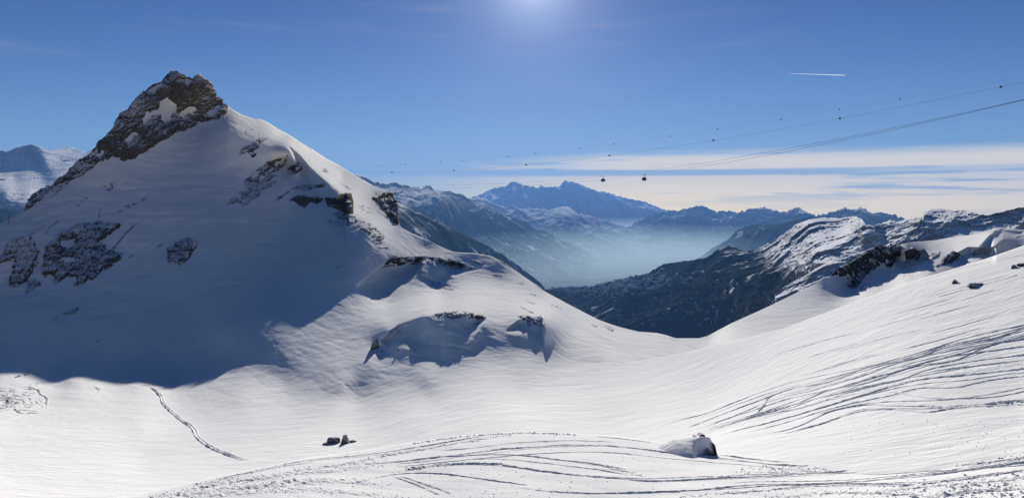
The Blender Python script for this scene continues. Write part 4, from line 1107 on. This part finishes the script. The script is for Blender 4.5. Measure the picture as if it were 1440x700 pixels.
# ------------------------------------------------------------------ tubes, masts, cables
def tube(P, r, n=8, cap=True):
    P = np.array(P, float); r = np.broadcast_to(r, (len(P),))
    T = np.gradient(P, axis=0); T /= np.linalg.norm(T, axis=1)[:, None]
    V, Fc = [], []
    for p, t_, q in zip(P, T, r):
        a = np.cross(t_, (0.13, 0.2, 0.97)) if abs(t_[2]) < 0.9 else np.cross(t_, (1, 0.1, 0)); a /= np.linalg.norm(a); b = np.cross(t_, a)
        for k in range(n):
            th = 2 * math.pi * k / n
            V.append(p + q * (a * math.cos(th) + b * math.sin(th)))
    for i in range(len(P) - 1):
        for k in range(n):
            Fc.append([i * n + k, i * n + (k + 1) % n, (i + 1) * n + (k + 1) % n, (i + 1) * n + k])
    if cap:
        Fc.append(list(range(n))[::-1]); Fc.append([(len(P) - 1) * n + k for k in range(n)])
    return V, Fc


def join(parts):
    V, Fc = [], []
    for v, f in parts:
        b = len(V); V.extend([tuple(x) for x in v]); Fc.extend([[i + b for i in q] for q in f])
    return V, Fc


def box(cx, cy, cz, sx, sy, sz, bev=0.0):
    x, y, z = sx / 2, sy / 2, sz / 2
    if bev <= 0:
        V = [(cx + a * x, cy + b * y, cz + c * z) for c in (-1, 1) for b in (-1, 1) for a in (-1, 1)]
        return V, [(0, 2, 3, 1), (4, 5, 7, 6), (0, 1, 5, 4), (2, 6, 7, 3), (0, 4, 6, 2), (1, 3, 7, 5)]
    bm = bmesh.new(); bmesh.ops.create_cube(bm, size=1.0)
    for v_ in bm.verts: v_.co = Vector((v_.co.x * sx, v_.co.y * sy, v_.co.z * sz))
    bmesh.ops.bevel(bm, geom=list(bm.edges), offset=bev, segments=3, affect='EDGES', profile=0.5)
    V = [(v_.co.x + cx, v_.co.y + cy, v_.co.z + cz) for v_ in bm.verts]; Fc = [[q.index for q in f.verts] for f in bm.faces]
    bm.free(); return V, Fc


M_STEEL = plain_mat('dark_galvanised_steel', (0.10, 0.10, 0.11), 0.5, 0.6)
M_CABIN = plain_mat('dark_cabin_paint', (0.035, 0.035, 0.045), 0.8)
M_PANE = plain_mat('tinted_window', (0.03, 0.04, 0.06), 0.6)
M_CABLE = plain_mat('steel_rope', (0.06, 0.06, 0.065), 0.6, 0.5)
M_BALL = plain_mat('marker_ball_paint', (0.03, 0.02, 0.02), 0.5)


def empty(name, loc, label, cat, group=None):
    o = bpy.data.objects.new(name, None); COL.objects.link(o); o.location = loc
    o.empty_display_size = 1.0
    return tag(o, label, cat, group)


def mast(label, u, vf, vt, kind, surf):
    g = hit(u, vf, surf)
    H = (vf - vt) / F * g.y
    t_ = empty('avalanche_blasting_mast', g, label, 'mast', 'masts on the shaded face')
    V, Fc = join([tube([(0, 0, -0.6), (0, 0, H * 0.5), (0.02 * H, 0, H)], [0.19, 0.16, 0.12], 10)])
    mesh_obj('pole', V, Fc, M_STEEL, parent=t_)
    V, Fc = tube([(0, 0, -0.6), (0, 0, 0.15)], 0.45, 12); mesh_obj('footing', V, Fc, M_STEEL, parent=t_, smooth=False)
    if kind == 'arm':
        V, Fc = join([tube([(0.02 * H, 0, H - 0.1), (0.7, 0, H + 0.25), (1.5, 0, H + 0.3)], [0.13, 0.11, 0.1], 8)]); mesh_obj('arm', V, Fc, M_STEEL, parent=t_)
        V, Fc = box(1.5, 0, H + 0.15, 0.5, 0.5, 0.55, 0.06); mesh_obj('charge_box', V, Fc, M_STEEL, parent=t_)
    elif kind == 'tee':
        V, Fc = tube([(-0.9, 0, H), (0.9, 0, H)], 0.13, 8); mesh_obj('crossbar', V, Fc, M_STEEL, parent=t_)
        for s_ in (-0.7, 0.7):
            V, Fc = box(s_, 0, H + 0.22, 0.3, 0.3, 0.4, 0.05); mesh_obj('lamp_head', V, Fc, M_STEEL, parent=t_)
    else:
        V, Fc = box(0.02 * H, 0, H + 0.1, 0.5, 0.5, 0.7, 0.07); mesh_obj('head', V, Fc, M_STEEL, parent=t_)
        V, Fc = tube([(-0.6, 0, H * 0.72), (0.5, 0, H * 0.72)], 0.08, 8); mesh_obj('bracket', V, Fc, M_STEEL, parent=t_)
    return t_


mast('tall slim mast on the snow just right of the summit crag', 315, 172.5, 163, 'plain', 'L')
mast('faint thin mast standing in the fan of rock ribs under the crest', 364, 198, 190, 'plain', 'L')
mast('mast with a short arm at its head above the widest cliff band', 139.3, 305.5, 295, 'arm', 'L')
mast('mast with a crossbar on the left skyline of the peak', 12.6, 313.5, 300, 'tee', 'L')


def rope_pts(uvs, y0u, y0, y1u, y1, us):
    """points on a hanging rope: 1/depth runs straight along a straight line in space"""
    a = (1 / y1 - 1 / y0) / (y1u - y0u)
    p = np.array(uvs, float)
    ysr = 1 / (1 / y0 + a * (p[:, 0] - y0u))
    X_ = (p[:, 0] - CU) / F * ysr; Zr = (HV - p[:, 1]) / F * ysr
    cf_ = np.polyfit(X_ / 500.0, Zr, 3 if len(p) > 4 else 2)
    us = np.asarray(us, float)
    y_ = 1 / (1 / y0 + a * (us - y0u)); x_ = (us - CU) / F * y_
    return np.c_[x_, y_, np.polyval(cf_, x_ / 500.0)]


def rope(name, label, uvs, dep, u0, u1, r, group=None):
    P = rope_pts(uvs, *dep, np.linspace(u0, u1, 90))
    V, Fc = tube(P, r, 6)
    o = mesh_obj(name, V, Fc, M_CABLE); return tag(o, label, 'cable', group)


DA = (551, 800.0, 1407, 445.0)
CA = [(551, 242.3), (638, 239.5), (740, 232.3), (857, 218.8), (1003, 197.3), (1181, 166.8), (1407, 122.8), (1440, 115.5)]
rope('marker_cable', 'upper cable carrying the larger marker balls', CA, DA, 430, 1700, 0.05)
DB = (570, 1150.0, 1265, 720.0)
CB = [(570, 232), (650.5, 227.2), (752.8, 218.4), (862.6, 204.5), (1009, 182.2), (1180, 154)]
CC = [(537.5, 231.8), (619.4, 228.3), (715.5, 220.2), (815.5, 209.4), (942, 191.8), (1097.7, 167.6), (1265.6, 139)]
rope('marker_cable', 'thin topmost cable strung with the smallest marker balls', [(500, 234.5)] + CC + [(1440, 108)], DB, 430, 1600, 0.03)


def ball(u, v, P, r, label, group):
    e_ = mesh_obj('marker_ball', *blob_round(r), M_BALL)
    e_.location = P
    V, Fc = tube([(-r * 1.25, 0, 0), (r * 1.25, 0, 0)], r * 0.22, 8)
    mesh_obj('clamp', V, Fc, M_CABLE, parent=e_)
    return tag(e_, label, 'marker ball', group)


def blob_round(r):
    bm = bmesh.new(); bmesh.ops.create_uvsphere(bm, u_segments=16, v_segments=10, radius=r)
    V = [tuple(q.co) for q in bm.verts]; Fc = [[q.index for q in f.verts] for f in bm.faces]; bm.free(); return V, Fc


ordn = ['first', 'second', 'third', 'fourth', 'fifth', 'sixth', 'seventh']
big = [551, 638, 740, 857, 1003, 1181, 1407]
P = rope_pts(CA, *DA, big)
for i, u in enumerate(big):
    ball(u, 0, P[i], 0.72, 'larger dark marker ball, %s from the left on the upper cable' % ordn[i], 'marker balls on the upper cable')
for i, (u, v) in enumerate(sorted(CB + CC)):
    p_ = rope_pts([(500, 234.5)] + CC + [(1440, 108)], *DB, [u])[0]
    ball(u, v, p_, 0.72, 'tiny marker ball on the topmost cable, number %d from the left' % (i + 1) if False else 'tiny marker ball on the topmost cable, ' + ['leftmost one', 'second from the left', 'third from the left', 'fourth from the left', 'fifth from the left', 'sixth from the left', 'seventh from the left',
         'seventh from the right', 'sixth from the right', 'fifth from the right', 'fourth from the right', 'third from the right', 'second from the right', 'rightmost one'][i if i < 7 else i + 1], 'tiny marker balls on the topmost cable')

DG = (600, 900.0, 870, 460.0)
G1 = [(605.5, 261), (694, 258.6), (778, 254), (848, 248.3), (900, 241.5), (1026, 223.6), (1121, 206.8), (1293, 172.5), (1440, 140)]
G2 = [(611, 266), (700, 262.5), (780, 258), (848, 253), (906, 246.6), (1035, 226.5), (1121, 208), (1293, 174), (1440, 142.5)]
rope('gondola_cable', 'haul rope from which the left gondola hangs', G1, DG, 520, 1600, 0.055, 'gondola lift ropes')
rope('gondola_cable', 'haul rope from which the right gondola hangs', G2, DG, 520, 1600, 0.055, 'gondola lift ropes')


def gondola(u, uvs, label, s_=1.0, yaw=0.3):
    p = rope_pts(uvs, *DG, [u])[0]
    t_ = empty('gondola_cabin', (p[0], p[1], p[2] - 3.6 * s_), label, 'gondola', 'gondola cabins')
    t_.rotation_euler = (0, 0, yaw)
    # egg-shaped cabin of stacked rounded rings
    rings = [(0.0, 0.62), (0.12, 0.86), (0.6, 1.02), (1.1, 1.04), (1.6, 0.94), (1.95, 0.72), (2.1, 0.45)]
    V, Fc, n = [], [], 24
    for z, r in rings:
        for k in range(n):
            th = 2 * math.pi * k / n; c, s = math.cos(th), math.sin(th)
            q = (abs(c) ** 4 + abs(s) ** 4) ** -0.25
            V.append((c * q * r * 1.22 * s_, s * q * r * s_, z * s_))
    for i in range(len(rings) - 1):
        for k in range(n): Fc.append([i * n + k, i * n + (k + 1) % n, (i + 1) * n + (k + 1) % n, (i + 1) * n + k])
    Fc.append(list(range(n))[::-1]); Fc.append([(len(rings) - 1) * n + k for k in range(n)])
    mesh_obj('cabin_body', V, Fc, M_CABIN, parent=t_)
    for sx, sy, wx, wy in ((0, -1.045, 1.9, 0.04), (0, 1.045, 1.9, 0.04), (-1.275, 0, 0.04, 1.5), (1.275, 0, 0.04, 1.5)):
        V, Fc = box(sx * s_, sy * s_, 1.15 * s_, wx * s_, wy * s_, 0.75 * s_); mesh_obj('window', V, Fc, M_PANE, parent=t_, smooth=False)
    V, Fc = box(0, -1.13 * s_, 0.55 * s_, 1.5 * s_, 0.12 * s_, 0.5 * s_, 0.03); mesh_obj('ski_rack', V, Fc, M_STEEL, parent=t_)
    V, Fc = join([tube([(0, 0, 2.05 * s_), (0.25 * s_, 0, 2.6 * s_), (0.2 * s_, 0, 3.4 * s_)], 0.11 * s_, 8)]); mesh_obj('hanger_arm', V, Fc, M_STEEL, parent=t_)
    V, Fc = join([box(0.1 * s_, 0, 3.52 * s_, 1.9 * s_, 0.35 * s_, 0.3 * s_, 0.05), tube([(-0.6 * s_, -0.2, 3.62 * s_), (-0.6 * s_, 0.2, 3.62 * s_)], 0.25 * s_, 10), tube([(0.8 * s_, -0.2, 3.62 * s_), (0.8 * s_, 0.2, 3.62 * s_)], 0.25 * s_, 10)])
    mesh_obj('cable_grip', V, Fc, M_STEEL, parent=t_)
    return t_


gondola(848, G1, 'left of two dark gondola cabins hanging before the cloud band', 0.93, 0.3)
gondola(906, G2, 'right of two dark gondola cabins, with open sky behind it', 0.95, -0.2)

# ------------------------------------------------------------------ the skier on the bowl floor
M_SUIT = plain_mat('dark_ski_suit', (0.03, 0.03, 0.04), 0.7)
M_SKIN = plain_mat('face_skin', (0.45, 0.28, 0.2), 0.6)
M_SKIS = plain_mat('ski_topsheet', (0.08, 0.05, 0.05), 0.4)


def skier(u, v):
    g = hit(u, v, 'L')
    t_ = empty('person', g, 'person in dark ski clothes walking upright with poles among the tracks at far left', 'person')
    P = {'pel': (0, 0, .95), 'wai': (0, .02, 1.12), 'che': (0, .03, 1.35), 'nec': (0, 0, 1.52), 'hd': (0, -.02, 1.62), 'top': (0, -.02, 1.76),
         'hl': (-.11, 0, .90), 'kl': (-.16, -.12, .50), 'al': (-.19, .02, .10), 'tl': (-.20, -.16, .06), 'hr': (.11, 0, .90), 'kr': (.15, -.05, .50), 'ar': (.20, .12, .10), 'tr': (.21, -.04, .06),
         'sl': (-.20, .02, 1.43), 'el': (-.30, -.06, 1.18), 'wl': (-.32, -.28, 1.05), 'sr': (.20, .02, 1.43), 'er': (.30, -.02, 1.18), 'wr': (.34, -.24, 1.08)}
    rad = {'pel': .17, 'wai': .15, 'che': .18, 'nec': .07, 'hd': .105, 'top': .08, 'hl': .11, 'kl': .075, 'al': .06, 'tl': .05, 'hr': .11, 'kr': .075, 'ar': .06, 'tr': .05,
           'sl': .08, 'el': .06, 'wl': .045, 'sr': .08, 'er': .06, 'wr': .045}
    E_ = [('pel', 'wai'), ('wai', 'che'), ('che', 'nec'), ('nec', 'hd'), ('hd', 'top'), ('pel', 'hl'), ('hl', 'kl'), ('kl', 'al'), ('al', 'tl'), ('pel', 'hr'), ('hr', 'kr'), ('kr', 'ar'), ('ar', 'tr'),
          ('che', 'sl'), ('sl', 'el'), ('el', 'wl'), ('che', 'sr'), ('sr', 'er'), ('er', 'wr')]
    for sgn, w_ in ((-1, 'wl'), (1, 'wr')):
        bx, by, bz = P[w_]
        for q in range(4):
            a_, b_ = 'f%s%d' % (w_, q), 'g%s%d' % (w_, q)
            P[a_] = (bx + (q - 1.5) * .022, by - .07, bz - .01); P[b_] = (bx + (q - 1.5) * .024, by - .11 - .01 * (q in (1, 2)), bz - .05)
            rad[a_] = .016; rad[b_] = .012; E_ += [(w_, a_), (a_, b_)]
        P['t' + w_] = (bx - sgn * .045, by - .05, bz + .02); rad['t' + w_] = .015; E_.append((w_, 't' + w_))
    ks = list(P); idx = {k: i for i, k in enumerate(ks)}
    me = bpy.data.meshes.new('body'); me.from_pydata([P[k] for k in ks], [(idx[a], idx[b]) for a, b in E_], []); me.update()
    me.materials.append(M_SUIT)
    o = bpy.data.objects.new('body', me); COL.objects.link(o); o.parent = t_
    o.modifiers.new('Skin', 'SKIN'); me.skin_vertices.new() if not me.skin_vertices else None
    for k in ks: me.skin_vertices[0].data[idx[k]].radius = (rad[k], rad[k] * 0.9)
    me.skin_vertices[0].data[idx['pel']].use_root = True
    sd = o.modifiers.new('Subdivision', 'SUBSURF'); sd.levels = 1; sd.render_levels = 1
    V, Fc = blob_round(0.088); V = [(x, y * 0.8 - 0.055, z * 1.15 + 1.64) for x, y, z in V]; mesh_obj('face', V, Fc, M_SKIN, parent=t_)
    V, Fc = blob_round(0.125); V = [(x, y * 1.05, z * 0.95 + 1.73) for x, y, z in V if True]; mesh_obj('helmet', V, Fc, M_CABIN, parent=t_)
    V, Fc = box(0, -0.115, 1.67, 0.17, 0.06, 0.07, 0.02); mesh_obj('goggles', V, Fc, M_PANE, parent=t_)
    for s_, yo in ((-1, -.08), (1, .05)):
        V, Fc = box(s_ * .20, yo, 0.035, .09, 1.7, .03, 0.01); mesh_obj('ski', V, Fc, M_SKIS, parent=t_)
    for w_, s_ in (('wl', -1), ('wr', 1)):
        x, y, z = P[w_]
        V, Fc = tube([(x, y - .08, z + .08), (x + s_ * .14, y - .22, 0.0)], 0.018, 6); mesh_obj('ski_pole', V, Fc, M_STEEL, parent=t_)
    t_.rotation_euler = (0, 0, 0.5)
    return t_


skier(10.6, 568.5)

# ------------------------------------------------------------------ condensation trail of an aircraft
m_, t2 = new_mat('ice_cloud')
tr_ = t2.n('ShaderNodeBsdfTranslucent', {0: c4(0.95, 0.95, 0.95)}); df_ = t2.n('ShaderNodeBsdfDiffuse', {0: c4(0.95, 0.95, 0.95)})
mx = t2.n('ShaderNodeMixShader', {0: 0.5, 1: tr_, 2: df_}); tp_ = t2.n('ShaderNodeBsdfTransparent')
mx2 = t2.n('ShaderNodeMixShader', {0: 0.45, 1: tp_, 2: mx}); t2.n('ShaderNodeOutputMaterial', {0: mx2})
Yc = 46000.0
cp = [((u - CU) / F * Yc, Yc, (HV - v) / F * Yc) for u, v in np.linspace((1108, 103.6), (1190, 106.2), 30)]
V, Fc = tube(cp, np.interp(np.arange(30), [0, 4, 24, 28, 29], [2, 10, 26, 22, 4]), 8)
tag(mesh_obj('contrail', V, Fc, m_), 'short white condensation trail high in the blue sky at right', 'contrail')

# ------------------------------------------------------------------ conifers and the village on the far mountainside
M_CON = plain_mat('conifer_needles', (0.020, 0.030, 0.022), 0.9)
VV, base = [], 0
nr_, nc_ = P_S.shape[:2]
cells = []
us_s = np.arange(640, 1400, 1.0)
for _ in range(26000):
    j = int(rng.integers(200, 640)); i = int(rng.integers(0, 165))
    a, b, c_ = P_S[i, j], P_S[i, j + 1], P_S[i + 1, j]
    s1, s2 = rng.random(2)
    p = a + (b - a) * s1 + (c_ - a) * s2
    if p[1] > 8200: continue
    v = HV - p[2] / p[1] * F; u = CU + p[0] / p[1] * F
    lim = np.interp(u, [820, 960, 1000, 1060, 1130, 1190, 1300], [405, 400, 392, 396, 384, 378, 380])
    if v < lim + rng.normal(0, 3): continue
    cells.append(p)
cells = np.array(cells)
dn = fbm(cells[:, 0] / 400.0, cells[:, 1] / 650.0, 0.7, 3)
cells = cells[dn > -0.12]
nseg = 5
tv = []
tf = []
for lay, (z0, z1, r) in enumerate(((0.0, 0.62, 0.24), (0.38, 1.0, 0.16))):
    b0 = len(tv)
    for k in range(nseg): tv.append((r * math.cos(k * 2 * math.pi / nseg + lay), r * math.sin(k * 2 * math.pi / nseg + lay), z0))
    tv.append((0, 0, z1))
    for k in range(nseg): tf.append((b0 + k, b0 + (k + 1) % nseg, b0 + nseg))
tv = np.array(tv); tf = np.array(tf)
H_ = rng.uniform(13, 26, len(cells))
Vt = cells[:, None, :] + tv[None] * H_[:, None, None]
Ft = tf[None] + (np.arange(len(cells)) * len(tv))[:, None, None]
tag(mesh_obj('conifer_forest', Vt.reshape(-1, 3), Ft.reshape(-1, 3), M_CON, smooth=False), kind='stuff')

M_HOUSE = plain_mat('pale_house_walls', (0.5, 0.46, 0.4), 0.8)
M_ROOFSNOW = plain_mat('snowy_roofs', (0.82, 0.82, 0.84), 0.8)
VH, FH, MI = [], [], []
def house(p, s, tall=1.0):
    b = len(VH); a = rng.uniform(-0.4, 0.4); c, s_ = math.cos(a), math.sin(a)
    w, d, h = s * rng.uniform(.9, 1.5), s, s * 0.55 * tall
    loc = [(-w, -d, -6), (w, -d, -6), (w, d, -6), (-w, d, -6), (-w, -d, h), (w, -d, h), (w, d, h), (-w, d, h), (-w, 0, h + s * .35), (w, 0, h + s * .35)]
    for x, y, z in loc: VH.append((p[0] + x * c - y * s_, p[1] + x * s_ + y * c, p[2] + z))
    for f, m in (((0, 1, 5, 4), 0), ((2, 3, 7, 6), 0), ((1, 2, 6, 9, 5), 0), ((3, 0, 4, 8, 7), 0), ((4, 5, 9, 8), 1), ((6, 7, 8, 9), 1)):
        FH.append([b + q for q in f]); MI.append(m)
for (uc, vc, su, sv, n, sz) in ((880, 402, 26, 6, 130, 12), (850, 410, 18, 5, 50, 11), (918, 391, 14, 4, 40, 11), (800, 409, 14, 3, 30, 12), (1010, 437, 40, 10, 20, 8), (868, 402, 1, 1, 1, 14), (905, 440, 20, 8, 12, 9)):
    for _ in range(n):
        u, v = rng.normal(uc, su), rng.normal(vc, sv)
        y = tpsS(np.array([u]), np.array([v]))[0]
        if y < 3700 or y > 15000: continue
        j = int(np.clip(round(u - 640), 0, nc_ - 1)); col_ = P_S[:, j]
        vv_ = HV - col_[:nr_ - 3, 2] / col_[:nr_ - 3, 1] * F
        i = int(np.argmin(np.abs(vv_ - v)))
        house(col_[i] + np.array([0, 0, 1.0]), 1.4 * sz * rng.uniform(.7, 1.3), 5.0 if n == 1 else 1.0)
ho = mesh_obj('village_houses', VH, FH, [M_HOUSE, M_ROOFSNOW], smooth=False, midx=MI)
tag(ho, kind='stuff')


# ------------------------------------------------------------------ air
def volume_box(name, x0, x1, y0, y1, z0, z1, density, color, aniso=0.0):
    V = [(x, y, z) for z in (z0, z1) for y in (y0, y1) for x in (x0, x1)]
    Fc = [(0, 2, 3, 1), (4, 5, 7, 6), (0, 1, 5, 4), (2, 6, 7, 3), (0, 4, 6, 2), (1, 3, 7, 5)]
    m, t = new_mat(name + '_air')
    pv = t.n('ShaderNodeVolumePrincipled', {'Color': c4(*color), 'Density': density, 'Anisotropy': aniso})
    t.n('ShaderNodeOutputMaterial', {'Volume': pv})
    o = mesh_obj(name, V, Fc, m, smooth=False)
    tag(o, kind='stuff')
    return o


volume_box('haze', -60000, 60000, -3000, 63000, -1901, 2600, 1.7e-5, (0.17, 0.39, 0.90), 0.1)
for k_, (top_, den_) in enumerate(((-760, 0.8e-5), (-1020, 1.2e-5), (-1240, 1.7e-5), (-1440, 2.1e-5), (-1640, 2.3e-5))):
    volume_box('valley_mist', -9000 - 40 * k_, 24000 + 40 * k_, 15500 + 300 * k_, 56000 - 300 * k_, -1896 - k_ * 0.5, top_, den_ * 3.0, (0.60, 0.78, 0.86), 0.2)
